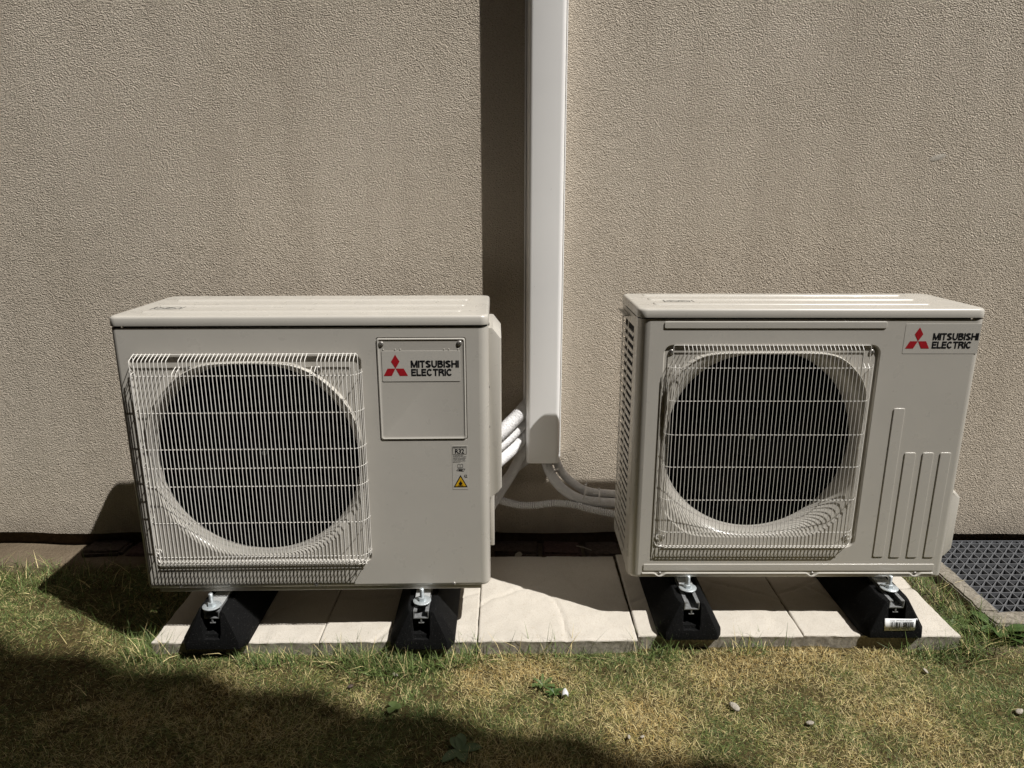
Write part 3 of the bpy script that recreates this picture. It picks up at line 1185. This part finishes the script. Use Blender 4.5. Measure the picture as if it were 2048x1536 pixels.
    MB().rbox(W - .001, W + .010, .14, .27, .045, .2045, .002).build('valve_plate', 'ivory', u)
    for h in (.655, .505, .405, .10):
        MB().lathe_y([(.004, 0), (.004, -.002), (.002, -.003)], 0, 0, 12, False, True).build('screw', 'screw', u, 35, (W - .0008, .055, h)).rotation_euler = (0, 0, R(90))
    # legs that take the bolts
    for a_, bb_ in ((.170, -.037), (.671, -.022)):
        mm = MB().rbox(a_ - .017, a_ + .019, bb_ - .006, .045, -.0185, -.0155, .0008, 1)
        mm.box(a_ - .017, a_ + .019, .045, .048, -.0185, -.004)
        mm.build('mounting_foot', 'bracket', u)
    return u


def unit_right():
    W, H, D = .80, .691, .264
    u = empty('outdoor_unit', (.294, .067, .121), 0, label='smaller ivory heat pump outdoor unit with louvred side and pressed ribs', cat='heat pump', group='outdoor units on rubber feet')
    rim = (.3085, .350, .285, .2405, .2400)
    pocket = (.060, .567, .086, .6065)
    front_panel(W, .0, .666, .026, .018, pocket, .022, .005, rim, []).build('front_panel', 'ivory', u)
    bell(*rim, .312, .353, .2325, .052, .005, .007).build('bell_mouth', 'ivory', u)
    fan(u, .312, .353, .226, 1.3, .24)
    c = MB()
    c.box(W - .0035, W - .0015, .0515, D - .004, .012, .668).box(.01, W - .0036, D - .008, D - .005, .012, .668)
    c.build('casing', 'ivory', u, 0)
    MB().rbox(.015, W - .015, .020, D - .010, -.006, .010, .003).build('base_pan', 'ivory', u)
    l = lid(W, D, .6695, .691, .003, .020).build('top_panel', 'ivory', u)
    for b0, w_ in ((.060, .030), (.135, .030), (.210, .030)):
        rib_top(.045, .70 + b0 * .05, b0, b0 + w_, .691).build('rib', 'ivory', l)
    lid_sticker(l, .078, .150, .094, .130, .6912)
    # pressed ribs
    for r_ in ((.058, .573, .6445, .6610), (.6155, .6430, .0605, .452), (.6575, .6850, .0590, .340), (.7010, .7285, .0590, .340), (.7435, .7705, .0590, .340), (.038, .775, .0215, .0405)):
        bevel_strip(*r_, .004, .0019).build('pressed_rib', 'ivory', u, 25)
    path = [(.036, -.0008, .0145)]
    for s_ in (.081, .468, .729):
        path += [(s_ - .014, -.0008, .0145), (s_ - .008, -.0008, .0085), (s_, -.0008, .0065), (s_ + .008, -.0008, .0085), (s_ + .014, -.0008, .0145)]
        screw(u, s_, .0145, 0, .0042)
    path.append((.773, -.0008, .0145))
    MB().tube(wire_path(path, .004), .0026, 8).build('pressed_rib', 'ivory', u)
    # badge
    logo(u, .6165, .585, .7915, .656, .6215, .6775, .5975, .6475, .6825, .7885, .5975, .634, .7755)
    # guard
    rows = [.099, .136, .222, .308, .390, .474, .554]
    guard(u, .0865, .538, 49, -.017, .0045, .6065, .092, rows, .071, .5525, (.106, .560), .045, (0, 1, 47, 48), .00078)
    for a_, h in ((.548, .588), (.079, .588), (.084, .112), (.543, .112)):
        screw(u, a_, h, .005, .0062)
    # louvred side: frame, bars, dark coil behind
    f = MB()
    y0, y1, z0, z1 = .0515, D - .004, .012, .664
    x0_, x1_ = .0008, .0028
    f.box(x0_, x1_, y0, y0 + .020, z0, z1).box(x0_, x1_, y1 - .010, y1, z0, z1)
    f.box(x0_, x1_, y0 + .0201, y1 - .0101, z0, z0 + .030).box(x0_, x1_, y0 + .0201, y1 - .0101, z1 - .028, z1)
    mid = (y0 + .02 + y1 - .01) / 2 - .004
    f.box(x0_, x1_, mid - .004, mid + .004, z0 + .0301, z1 - .0281)
    lf = f.build('louvre_frame', 'ivory', u, 0)
    n = 28
    step = (z1 - .028 - z0 - .030) / n
    for (ya, yb) in ((y0 + .0201, mid - .0041), (mid + .0041, y1 - .0101)):
        # each bar leans outward a little at its lower edge
        m = MB()
        t = step * .37
        m.loops([[(x0_ + .0003, ya, t), (x0_ - .0012, ya, 0), (x1_ - .0012, ya, 0), (x1_, ya, t)], [(x0_ + .0003, yb, t), (x0_ - .0012, yb, 0), (x1_ - .0012, yb, 0), (x1_, yb, t)]], True, True, True)
        me = m.mesh('louvre_bar', 'ivory', 0)
        for k in range(1, n):
            link('louvre_bar', me, lf, (0, 0, z0 + .030 + step * k - t / 2))
    MB().box(.016, .020, .056, D - .014, .02, .655).build('coil', 'fins', u, 0)
    MB().box(.0208, .0215, .056, D - .014, .02, .655).build('coil_back', 'void', u, 0)
    # lifting tab at the rear top of the louvred side
    MB().rbox(-.014, .0005, D - .125, D - .020, .650, .6535, .001, 1).build('lifting_tab', 'ivory', u)
    # valve cover low on the right side
    t = MB()
    prof = [(.0, .212), (.046, .208), (.060, .192), (.060, .050), (.046, .030), (.0, .020)]
    ring = lambda b, ins: [(W - .0015 + max(0, p - (ins if p > 0 else 0)), b, h) for p, h in prof]
    t.loops([ring(.062, .010), ring(.065, .004), ring(.072, 0), ring(.235, 0), ring(.24, .004)], True, True, True)
    t.build('valve_cover', 'ivory', u, 30)
    for h, y_ in ((.590, .055), (.265, .10)):
        q = MB().lathe_y([(.0045, 0), (.0045, -.003), (.002, -.0045)], 0, 0, 12, False, True).build('screw', 'screw', u, 35, (W - .0008, y_, h))
        q.rotation_euler = (0, 0, R(90))
    for a_ in (.150, .658):
        mm = MB().rbox(a_ - .017, a_ + .017, -.028, .03, -.0195, -.0165, .0008, 1)
        mm.box(a_ - .017, a_ + .017, .03, .033, -.0195, -.004)
        mm.build('mounting_foot', 'bracket', u)
    return u


UL = unit_left()
UR = unit_right()


# ------------------------------------------------------------------ rubber feet
def foot_mesh():
    m = MB()
    # half widths along the height; chamfered corners in plan at both ends
    prof = [(.079, .0), (.079, .016), (.040, .086), (.034, .0935)]
    L = .43
    def ring(y, k, drop):
        P = [(-w * k, y + (z * .16 if drop > 0 else -z * .16), max(0, z)) for w, z in prof]
        P2 = [(w * k, y + (z * .16 if drop > 0 else -z * .16), max(0, z)) for w, z in prof[::-1]]
        return P + P2
    rings = [ring(0, .80, 1), ring(.004, .845, 1), ring(.022, .985, 1), ring(.028, 1.0, 1), ring(L - .028, 1.0, -1), ring(L - .022, .985, -1), ring(L - .004, .845, -1), ring(L, .80, -1)]
    m.loops(rings, True, True, True)
    me = m.mesh('rubber_body', 'rubber', 28)
    ob = bpy.data.objects.new('tmp_foot', me)
    C.objects.link(ob)
    cut = MB()
    cut.box(-.021, .021, -.02, .031, .034, .2)         # slot in the front end
    cut.box(-.0195, .0195, -.02, .013, .024, .04)      # step at the foot of the slot
    cut.box(-.0195, .0195, -.1, L + .1, .0735, .2)     # channel for the rail
    objs = []
    for i in range(3):
        q = MB()
        q.v = cut.v[i * 8:(i + 1) * 8]
        q.f = [tuple(j - i * 8 for j in f) for f in cut.f[i * 6:(i + 1) * 6]]
        co = q.build('tmp_cut', 'rubber', None, 0)
        objs.append(co)
        md = ob.modifiers.new('cut', 'BOOLEAN')
        md.object = co
        md.operation = 'DIFFERENCE'
        md.solver = 'EXACT'
    bv = ob.modifiers.new('soft', 'BEVEL')
    bv.width = .0028
    bv.segments = 2
    bv.limit_method = 'ANGLE'
    bv.angle_limit = R(25)
    dg = bpy.context.evaluated_depsgraph_get()
    out = bpy.data.meshes.new_from_object(ob.evaluated_get(dg))
    out.name = 'rubber_body'
    for o in objs + [ob]:
        bpy.data.objects.remove(o, do_unlink=True)
    out.polygons.foreach_set('use_smooth', [True] * len(out.polygons))
    out.set_sharp_from_angle(angle=R(38))
    return out


FOOT = foot_mesh()


def rail_mesh():
    m = MB()
    # C-shaped channel, swept along the foot
    o, t, hh, lip = .0185, .0024, .0200, .0105
    P = [(-o, 0), (o, 0), (o, hh), (o - lip + .002, hh), (o - lip + .002, hh - t), (o - t, hh - t), (o - t, t), (-o + t, t), (-o + t, hh - t), (-o + lip - .002, hh - t), (-o + lip - .002, hh), (-o, hh)]
    m.loops([[(x, 0, z) for x, z in P], [(x, .398, z) for x, z in P]], True, False, False)
    # end faces as three rectangles each
    for y in (0, .398):
        m.add([(-o, y, 0), (o, y, 0), (o, y, t), (-o, y, t)], [(0, 1, 2, 3)])
        for s_ in (-1, 1):
            m.add([(s_ * o, y, t), (s_ * (o - t), y, t), (s_ * (o - t), y, hh), (s_ * o, y, hh)], [(0, 1, 2, 3)])
            m.add([(s_ * (o - t), y, hh - t), (s_ * (o - lip + .002), y, hh - t), (s_ * (o - lip + .002), y, hh), (s_ * (o - t), y, hh)], [(0, 1, 2, 3)])
    # rail fixing: small T below the front end
    m.box(-.0016, .0016, .001, .004, -.0115, -.0003).box(-.0065, .0065, .001, .004, -.0135, -.0116)
    return m.mesh('rail', 'zinc_dull', 30)


RAIL = rail_mesh()
NUTS = MB().lathe_z([(.010, 0), (.010, .0075), (.0088, .0088), (.005, .0088)], 0, 0, 6, True, True).mesh('nut', 'zinc', 30)
WASH = MB().lathe_z([(.0212, 0), (.0218, .0006), (.0218, .0022), (.0210, .0028), (.0085, .0028)], 0, 0, 40, True, True).mesh('washer', 'zinc', 40)
thr = [(.0048 + (.0005 if i % 2 else 0), i * .0008) for i in range(42)] + [(.0042, .0345), (.001, .035)]
BOLT = MB().lathe_z(thr, 0, 0, 16, True, True).mesh('bolt', 'zinc', 60)


def foot(cx, y0, rz, wy, label, wz, wdx=0.0):
    f = empty('rubber_foot', (cx, y0, 0.0025), rz, label=label, cat='rubber foot', group='black rubber feet under the units')
    link('rubber_body', FOOT, f)
    r = link('rail', RAIL, f, (0, .016, .0742))
    d = wy - y0
    link('washer', WASH, f, (wdx, d, wz - .0025))
    link('nut', NUTS, f, (wdx, d, wz + .0004))
    link('bolt', BOLT, f, (wdx, d, wz - .0025))
    return f


foot(-.7235, -.060, .01, -.036, 'leftmost black rubber foot, under the fan side of the larger unit', .1055)
foot(-.219, -.060, .01, -.013, 'black rubber foot under the service cover side of the larger unit', .1055)
foot(.443, -.022, .0, .046, 'black rubber foot below the louvred end of the smaller unit', .1058)
F4 = foot(.951, -.014, .0, .046, 'rightmost black rubber foot, with a white barcode sticker on its end', .1058)


def barcode(parent):
    # front end leans back 0.16 per unit height; sticker bridges the slot foot
    z0, z1, x0, x1 = .0195, .0510, -.030, .052
    yy = lambda z: z * .16 - .0012
    n = 24
    m = MB()
    L = []
    for i in range(n + 1):
        x_ = x0 + (x1 - x0) * i / n
        bow = .0004 * math.sin(PI * i / n) - (.003 * max(0, (i / n - .8) / .2) ** 2)
        L.append((x_, bow))
    m.loops([[(x_, yy(z0) - b, z0 + .001 * i / n) for i, (x_, b) in enumerate(L)], [(x_, yy(z1) - b - .0006, z1 - .0015 * i / n) for i, (x_, b) in enumerate(L)]], close=False)
    s_ = m.build('barcode_sticker', 'paper', parent)
    so = s_.modifiers.new('thickness', 'SOLIDIFY')
    so.thickness = .0003
    def onsurf(q):
        out = MB()
        pts = []
        for x_, b, z in q.v:
            i = (x_ - x0) / (x1 - x0)
            bow = .0004 * math.sin(PI * i) - (.003 * max(0, (i - .8) / .2) ** 2)
            pts.append((x_, yy(z) - bow - .0009 - .0006 * (z - z0) / (z1 - z0), z))
        return out.add(pts, q.f)
    rb = random.Random(3)
    q = MB()
    xx = x0 + .014
    while xx < x1 - .012:
        w = rb.choice((.0006, .0006, .0011, .0016))
        q.add([(xx, 0, z0 + .0085), (xx + w, 0, z0 + .0085), (xx + w, 0, z0 + .0235), (xx, 0, z0 + .0235)], [(0, 1, 2, 3)])
        xx += w + rb.choice((.0006, .0010, .0014))
    onsurf(q).build('barcode', 'ink', s_, 0)
    onsurf(text_mb('Chep 3970505-000403', x0 + .013, x1 - .014, z0 + .0245, z0 + .0290)).build('lettering', 'ink', s_, 0)
    onsurf(text_mb('3 790221 808381', x0 + .011, x1 - .018, z0 + .0030, z0 + .0072)).build('lettering', 'ink', s_, 0)


barcode(F4)


# ------------------------------------------------------------------ trunking
def trunking():
    t = empty('pipe_trunking', (.092, YW, .284), label='tall white plastic trunking running up the plaster wall between the units', cat='trunking')
    hw, dep = .0530, .078
    top = 5.2
    def prof(w, d, r, n=6):
        P = [(-w, 0)]
        for k in range(n + 1):
            a = PI / 2 * k / n
            P.append((-w + .004 + r - r * math.cos(a), -d + r - r * math.sin(a)))
        for k in range(n + 1):
            a = PI / 2 * (1 - k / n)
            P.append((w - .004 - r + r * math.cos(a), -d + r - r * math.sin(a)))
        P.append((w, 0))
        return P
    P = prof(hw, dep, .013)
    Q = prof(hw - .002, dep - .0022, .0115)
    m = MB()
    m.loops([[(x, y, 0) for x, y in Q], [(x, y, .0004) for x, y in Q], [(x, y, .0) for x, y in P], [(x, y, .0014) for x, y in P], [(x, y, top) for x, y in P]], close=False)
    m.loops([[(x, y, 0) for x, y in Q], [(x, y, top) for x, y in Q]], close=False)
    m.build('cover', 'trunk', t, 40)
    b = MB()
    b.box(-hw - .0045, -hw - .0006, -.022, -.002, .002, top).box(hw + .0006, hw + .0035, -.022, -.002, .002, top)
    b.build('base_rail', 'trunk', t, 0)


trunking()


# ------------------------------------------------------------------ pipes
def pipe(name, pts, r, label, cat, mat='foam', rib=.0, pitch=.003, wob=.0, group=None, n=16):
    P = resample(spline(pts, 14), pitch / 4 if rib else .004)
    rr = []
    for i, p in enumerate(P):
        q = r
        if rib:
            q += rib * (.5 + .5 * math.cos(i / 4 * 2 * PI)) - rib / 2
        if wob:
            q += wob * math.sin(i * .37 + r * 900) * math.sin(i * .11)
        rr.append(q)
    c = P[0]
    base = Vector(pts[0])
    o = MB().tube([p - base for p in P], rr, n).build(name, mat, None, 50, base)
    tag(o, label, cat, group)
    return o


GP = 'white insulated pipes by the trunking'
pipe('insulated_pipe', [(-.080, .335, .378), (-.056, .36, .388), (-.028, .40, .402), (.009, .462, .421), (.042, .503, .446), (.060, .515, .468)], .0205, 'thickest white insulated pipe, topmost of those climbing into the trunking', 'pipe', rib=.0012, pitch=.0032, wob=.0006, group=GP)
pipe('insulated_pipe', [(-.080, .335, .344), (-.056, .36, .351), (-.028, .40, .361), (.009, .465, .374), (.042, .505, .397), (.060, .518, .412)], .0135, 'thin white insulated pipe tucked directly under the thickest one', 'pipe', rib=.0010, pitch=.0032, group=GP)
pipe('insulated_pipe', [(-.080, .33, .303), (-.056, .355, .311), (-.028, .395, .321), (.009, .460, .333), (.042, .500, .362), (.060, .518, .390)], .0175, 'smooth white insulated pipe third from the top, left of the trunking', 'pipe', rib=.0006, pitch=.0032, group=GP)
pipe('insulated_pipe', [(-.085, .345, .168), (-.067, .365, .178), (-.051, .40, .190), (-.029, .44, .210), (.009, .478, .259), (.045, .505, .330), (.060, .515, .385)], .0165, 'white insulated pipe climbing steeply from low beside the larger unit to the trunking', 'pipe', rib=.0006, pitch=.0032, group=GP)
pipe('insulated_pipe', [(-.085, .455, .150), (-.052, .488, .181), (.009, .515, .238), (.052, .519, .275), (.075, .5195, .33)], .0125, 'short white pipe showing behind the steep one below the trunking', 'pipe', rib=.0006, pitch=.0032, group=GP)
pipe('insulated_pipe', [(.101, .495, .330), (.103, .49, .282), (.116, .47, .246), (.146, .45, .209), (.191, .44, .179), (.244, .44, .164), (.36, .44, .156)], .0150, 'lower front white pipe curving from the trunking towards the smaller unit', 'pipe', rib=.0008, pitch=.0036, group=GP)
pipe('insulated_pipe', [(.130, .508, .330), (.134, .50, .282), (.152, .487, .243), (.187, .473, .211), (.240, .463, .186), (.36, .458, .178)], .0125, 'upper rear white pipe curving from the trunking towards the smaller unit', 'pipe', rib=.0008, pitch=.0036, group=GP)
pipe('corrugated_conduit', [(-.085, .39, .212), (-.06, .405, .193), (-.029, .418, .176), (.024, .43, .157), (.077, .43, .157), (.13, .43, .163), (.191, .424, .160), (.236, .420, .148), (.36, .415, .124)], .0102, 'ribbed grey white conduit sagging between the two outdoor units', 'conduit', 'conduit', rib=.0040, pitch=.0064, n=18)


def tie(c, d, ra, rb, label, tail):
    """nylon strap around the pipe pair with its head and tail"""
    d = Vector(d).normalized()
    u = Vector((0, -1, 0))
    u = (u - d * u.dot(d)).normalized()
    w = d.cross(u)
    m = MB()
    rings = []
    n = 28
    for k in range(n):
        t = 2 * PI * k / n
        rad = u * math.cos(t) * ra + w * math.sin(t) * rb
        nrm = rad.normalized()
        rings.append([rad + d * .0022, rad - d * .0022, rad - d * .0022 + nrm * .0012, rad + d * .0022 + nrm * .0012])
    rings.append(rings[0])
    m.loops(rings, True)
    o = m.build('cable_tie', 'tie', None, 40, c)
    sgn = 1 if (w.z > 0) else -1
    h = w * sgn * (rb + .002)
    MB().rbox(h.x - .003, h.x + .003, h.y - .003, h.y + .003, h.z - .002, h.z + .004, .0008, 1).build('head', 'tie', o)
    tl = [h + Vector((0, 0, .002)), h + Vector(tail) * .5 + Vector((0, -.002, .002)), h + Vector(tail)]
    MB().tube(tl, [.0016, .0014, .001], 6).build('tail', 'tie', o)
    tag(o, label, 'cable tie', 'cable ties on the pipes')


tie((.216, .452, .184), (.06, 0, -.018), .026, .028, 'white nylon tie strapping the two curved pipes, nearer the trunking', (.004, -.006, .012))
tie((.262, .450, .172), (.06, 0, -.006), .024, .025, 'white nylon tie strapping the two pipes right beside the louvred side', (-.001, -.004, .009))
tie((.124, .476, .243), (.3, -.25, -.4), .022, .018, 'white nylon tie on the bend of the pipes just below the trunking', (-.012, -.006, .004))


# ------------------------------------------------------------------ lawn
def occupied(x, y):
    """where nothing grows: slabs, bricks, kerb, grate"""
    sl = (x > -.888) & (x < 1.118) & (y > -.022 + .012 * np.clip(x, -1, 1)) & (y < .42)
    br = (y > .43)
    gr = (x > PIT[0] - .05) & (y > PIT[2] - .055)
    return sl | br | gr


def lawn(name, N, xr, yr, lmin, lmax, wd, seed, label, tuft=None):
    g = np.random.default_rng(seed)
    x = g.uniform(*xr, N)
    y = g.uniform(*yr, N)
    if tuft is not None:
        cx, cy, sx, sy, share = zip(*tuft)
        i = g.choice(len(tuft), N, p=np.array(share) / sum(share))
        x = np.array(cx)[i] + g.normal(0, 1, N) * np.array(sx)[i]
        y = np.array(cy)[i] + g.normal(0, 1, N) * np.array(sy)[i]
    keep = ~occupied(x, y)
    patch = vnoise(x * 3.7 + 15, y * 3.7 + 31, 41) * .55 + vnoise(x * 9 + 2, y * 9 + 7, 22) * .40 - .075 + vnoise(x * 23 + 2, y * 23 + 7, 28) * .2
    bare = vnoise(x * 6 + 31, y * 6 + 17, 23)
    if tuft is None:
        # the strip by the wall and the gap by the kerb are almost bare
        dens = np.ones(N)
        dens = np.where(y > .36, .35, dens)
        dens = np.where(y > .41, .10, dens)
        gap = (x > 1.10) & (y > -.06)
        dens = np.where(gap, np.where(vnoise(x * 11, y * 11, 24) > .55, .9, .12), dens)
        dens *= np.where(bare < .16, .45, 1)
        keep &= g.random(N) < dens
    x, y, patch = x[keep], y[keep], patch[keep]
    n = len(x)
    z = ground_z(x, y) - .002
    L = g.uniform(lmin, lmax, n) * (.75 + .5 * vnoise(x * 5 + 3, y * 5 + 1, 25))
    az = g.uniform(0, 2 * PI, n) * .9 + vnoise(x * 7 + 8, y * 7 + 8, 26) * 6
    lean = g.uniform(.45, 1.35, n) if tuft is None else g.uniform(.1, .8, n)
    bend = g.uniform(.1, .9, n)
    W = g.uniform(.6, 1.25, n) * wd
    dirx, diry = np.cos(az), np.sin(az)
    sx_, sy_ = -diry, dirx
    tw = g.uniform(-.9, .9, n)
    pts = []
    P = np.stack([x, y, z], 1)
    prev = P.copy()
    segs = 2
    cols = []
    for k in range(segs + 1):
        t = k / segs
        ww = W * (1 - t * .92) * (.8 + .4 * t * (1 - t) * 4 * .5)
        side = np.stack([sx_ * np.cos(tw) * ww, sy_ * np.cos(tw) * ww, np.sin(tw) * ww * .6], 1) * .5
        if k > 0:
            a = np.clip(lean + bend * t, 0, 1.62)
            st = L / segs
            prev = prev + np.stack([dirx * np.sin(a) * st, diry * np.sin(a) * st, np.cos(a) * st], 1)
            prev[:, 2] = np.maximum(prev[:, 2], z + .003)
        pts.append(prev - side)
        pts.append(prev + side)
    V = np.stack(pts, 1).reshape(-1, 3)
    nv = 2 * (segs + 1)
    base = (np.arange(n) * nv)[:, None]
    F = []
    for k in range(segs):
        F.append(base + np.array([2 * k, 2 * k + 1, 2 * k + 3, 2 * k + 2])[None])
    F = np.stack(F, 1).reshape(-1)
    nf = n * segs
    me = bpy.data.meshes.new(name)
    me.vertices.add(len(V))
    me.vertices.foreach_set('co', V.ravel().astype(np.float32))
    me.loops.add(len(F))
    me.loops.foreach_set('vertex_index', F.astype(np.int32))
    me.polygons.add(nf)
    me.polygons.foreach_set('loop_start', np.arange(nf, dtype=np.int32) * 4)
    me.update(calc_edges=True)
    # colours: straw, ochre, olive and green blades, mixed by patch
    straw = np.array([.62, .51, .25])
    ochre = np.array([.44, .31, .11])
    olive = np.array([.29, .265, .085])
    green = np.array([.118, .165, .046])
    r1 = g.random(n)
    shift = patch + .075 + (g.random(n) - .5) * .40
    # greener towards the slab front at left and in the wall strip
    shift += np.where((x < -.15) & (y > -.10), .04, 0) + np.where((x < -1.05) & (y > .2), .25, 0) + np.where((x > 1.08), .16, 0) - np.where((x > .45) & (x < .95) & (y < -.05), .05, 0)
    if tuft is not None:
        shift += .45
    col = np.where((shift < .36)[:, None], ochre, np.where((shift < .50)[:, None], straw, np.where((shift < .64)[:, None], olive, green)))
    mixr = r1[:, None]
    col = np.where(mixr < .17, straw, col)
    col = col * g.uniform(.50, 1.30, n)[:, None]
    A = np.ones((n, nv, 4), np.float32)
    A[:, :, :3] = col[:, None, :]
    at = me.attributes.new('tint', 'FLOAT_COLOR', 'POINT')
    at.data.foreach_set('color', A.ravel())
    me.materials.append(MAT['grass'])
    o = link(name, me)
    tag(o, label, 'grass', kind='stuff')
    return o


lawn('grass', 380000, (-1.85, 1.85), (-.47, .46), .010, .025, .0014, 31, 'short sun-dried lawn grass in straw and green in front of the units')
lawn('grass', 26000, (-2.6, 2.6), (-1.7, -.60), .02, .042, .0035, 32, 'coarser lawn grass nearer the viewer, below the picture')
tuft = [(-.60, -.065, .05, .012, .5), (-.36, -.055, .07, .014, 1.6), (-.30, -.10, .05, .02, .8), (-.22, -.085, .05, .012, .5), (-.12, -.06, .03, .012, .35), (-.93, .06, .04, .10, .8), (-.90, -.045, .03, .012, .4),
        (1.13, -.01, .03, .03, .7), (1.20, .11, .03, .05, .8), (1.235, .03, .04, .02, .8), (1.05, -.035, .05, .01, .4), (.58, -.03, .05, .008, .25), (.36, -.03, .03, .008, .2), (.10, -.045, .10, .008, .25),
        (-1.35, .30, .12, .05, 1.1), (-1.60, .33, .12, .05, 1.1), (-1.05, .22, .06, .08, .7), (1.18, .24, .02, .05, .4), (1.40, .02, .08, .02, .5)]
lawn('tall_grass', 5200, (0, 1), (0, 1), .035, .085, .0026, 33, 'longer green grass tufts along the slab edge, kerb and wall', tuft)


# ------------------------------------------------------------------ weeds, pebbles
def weed(loc, n, L, w, mat, label, spread=1.2, seed=0, serr=0.0):
    r = random.Random(seed)
    e = empty('weed', loc, 0, label=label, cat='weed', group='broad leaved weeds in the lawn')
    for k in range(n):
        az = 2 * PI * k / n + r.uniform(-.4, .4)
        ln = L * r.uniform(.7, 1.1)
        el = r.uniform(.15, .6) * spread
        rows = []
        for i in range(10):
            t = i / 9
            wd = w * math.sin(PI * min(1, t * .95 + .04)) ** .7 * (1 + serr * (1 if i % 2 else -1))
            d = t * ln
            z = d * math.sin(el) * (1 - .55 * t) + .004
            xx = d * math.cos(el)
            fold = .35 * wd
            rows.append([(xx, -wd, z + fold), (xx, 0, z), (xx, wd, z + fold)])
        rot = Matrix.Rotation(az, 3, 'Z')
        m = MB().loops([[rot @ Vector(p) for p in row] for row in rows], close=False)
        m.build('leaf', mat, e, 60)
    return e


weed((1.26, .055, -.03), 8, .085, .017, 'leaf', 'large broad leaved green weed below the kerb corner at the far right', .9, 1)
weed((1.16, .085, -.034), 6, .055, .013, 'leaf_pale', 'pale flat leaved weed between the last slab and the kerb', .7, 2)
weed((.07, -.150, -.034), 11, .036, .0036, 'leaf_pale', 'small feathery weed left of the one touching the wrapper scrap', 1.3, 3, .45)
weed((.095, -.175, -.034), 8, .030, .0034, 'leaf', 'small feathery weed right beside the pale wrapper scrap', 1.3, 6, .45)
weed((-.262, -.222, -.034), 3, .026, .010, 'leaf_pale', 'small three leaved seedling at the edge of the foreground shade', .8, 4)
weed((-.105, -.348, -.034), 5, .045, .012, 'leaf', 'dark flat weed lying in the shade at the bottom edge', .35, 5)


def pebble(x, y, r, label, mat='pebble', sq=.6, seed=0):
    rr = random.Random(seed)
    bm = bmesh.new()
    bmesh.ops.create_icosphere(bm, subdivisions=2, radius=1)
    for v in bm.verts:
        k = 1 + rr.uniform(-.10, .10)
        v.co = Vector((v.co.x * r * 1.3 * k, v.co.y * r * .8 * k, v.co.z * r * sq * k * (.6 if v.co.z > 0 else 1)))
    q = MB()
    q.bm(bm)
    o = q.build('pebble', mat, None, 60, (x, y, float(ground_z(x, y)) + .009))
    o.rotation_euler = (rr.uniform(-.3, .3), rr.uniform(-.3, .3), rr.uniform(0, 3))
    tag(o, label, 'stone', 'small pale stones in the lawn')


pebble(.493, -.218, .011, 'flat pale stone in the grass before the third rubber foot', seed=1)
pebble(.636, -.275, .007, 'small pale stone in the dry grass right of the middle, near the bottom', seed=2)
pebble(.244, -.313, .004, 'tiny white stone, left one of a close pair near the bottom', seed=3)
pebble(.272, -.312, .004, 'tiny white stone, right one of a close pair near the bottom', seed=4)
pebble(1.112, -.234, .008, 'pale stone in the grass at the right picture edge', seed=5)
pebble(-.276, -.110, .006, 'small pale stone in the green tuft by the second foot', seed=6)
pebble(-.374, -.146, .006, 'dark little stone in the grass between the first two feet', 'brick', seed=7)
pebble(.02, .452, .013, 'grey lump lying on the bricks in the shade between the units', 'pebble', seed=8)
pebble(.985, -.095, .006, 'tiny pale stone below the barcode sticker', seed=9)

scrap = MB()
scrap.loops([[(-.008, 0, 0), (-.004, .002, .006), (.003, .001, .009), (.008, -.001, .003)], [(-.007, .009, .004), (-.003, .010, .012), (.004, .010, .014), (.009, .008, .006)], [(-.004, .017, .006), (-.001, .018, .011), (.003, .017, .012), (.006, .016, .007)]], close=False)
so_ = scrap.build('wrapper_scrap', 'paper', None, 60, (.118, -.200, -.022))
sm_ = so_.modifiers.new('thickness', 'SOLIDIFY')
sm_.thickness = .0006
tag(so_, 'crumpled pale wrapper scrap lying in the lawn before the middle slab', 'litter')

tw = MB().tube([(0, 0, 0), (.02, -.012, .002), (.045, -.03, .001)], [.0018, .0016, .001], 6).build('twig', 'pebble', None, 60, (.205, .50, -.016))
tag(tw, 'pale dry twig lying across the bricks near the louvred unit', 'twig')
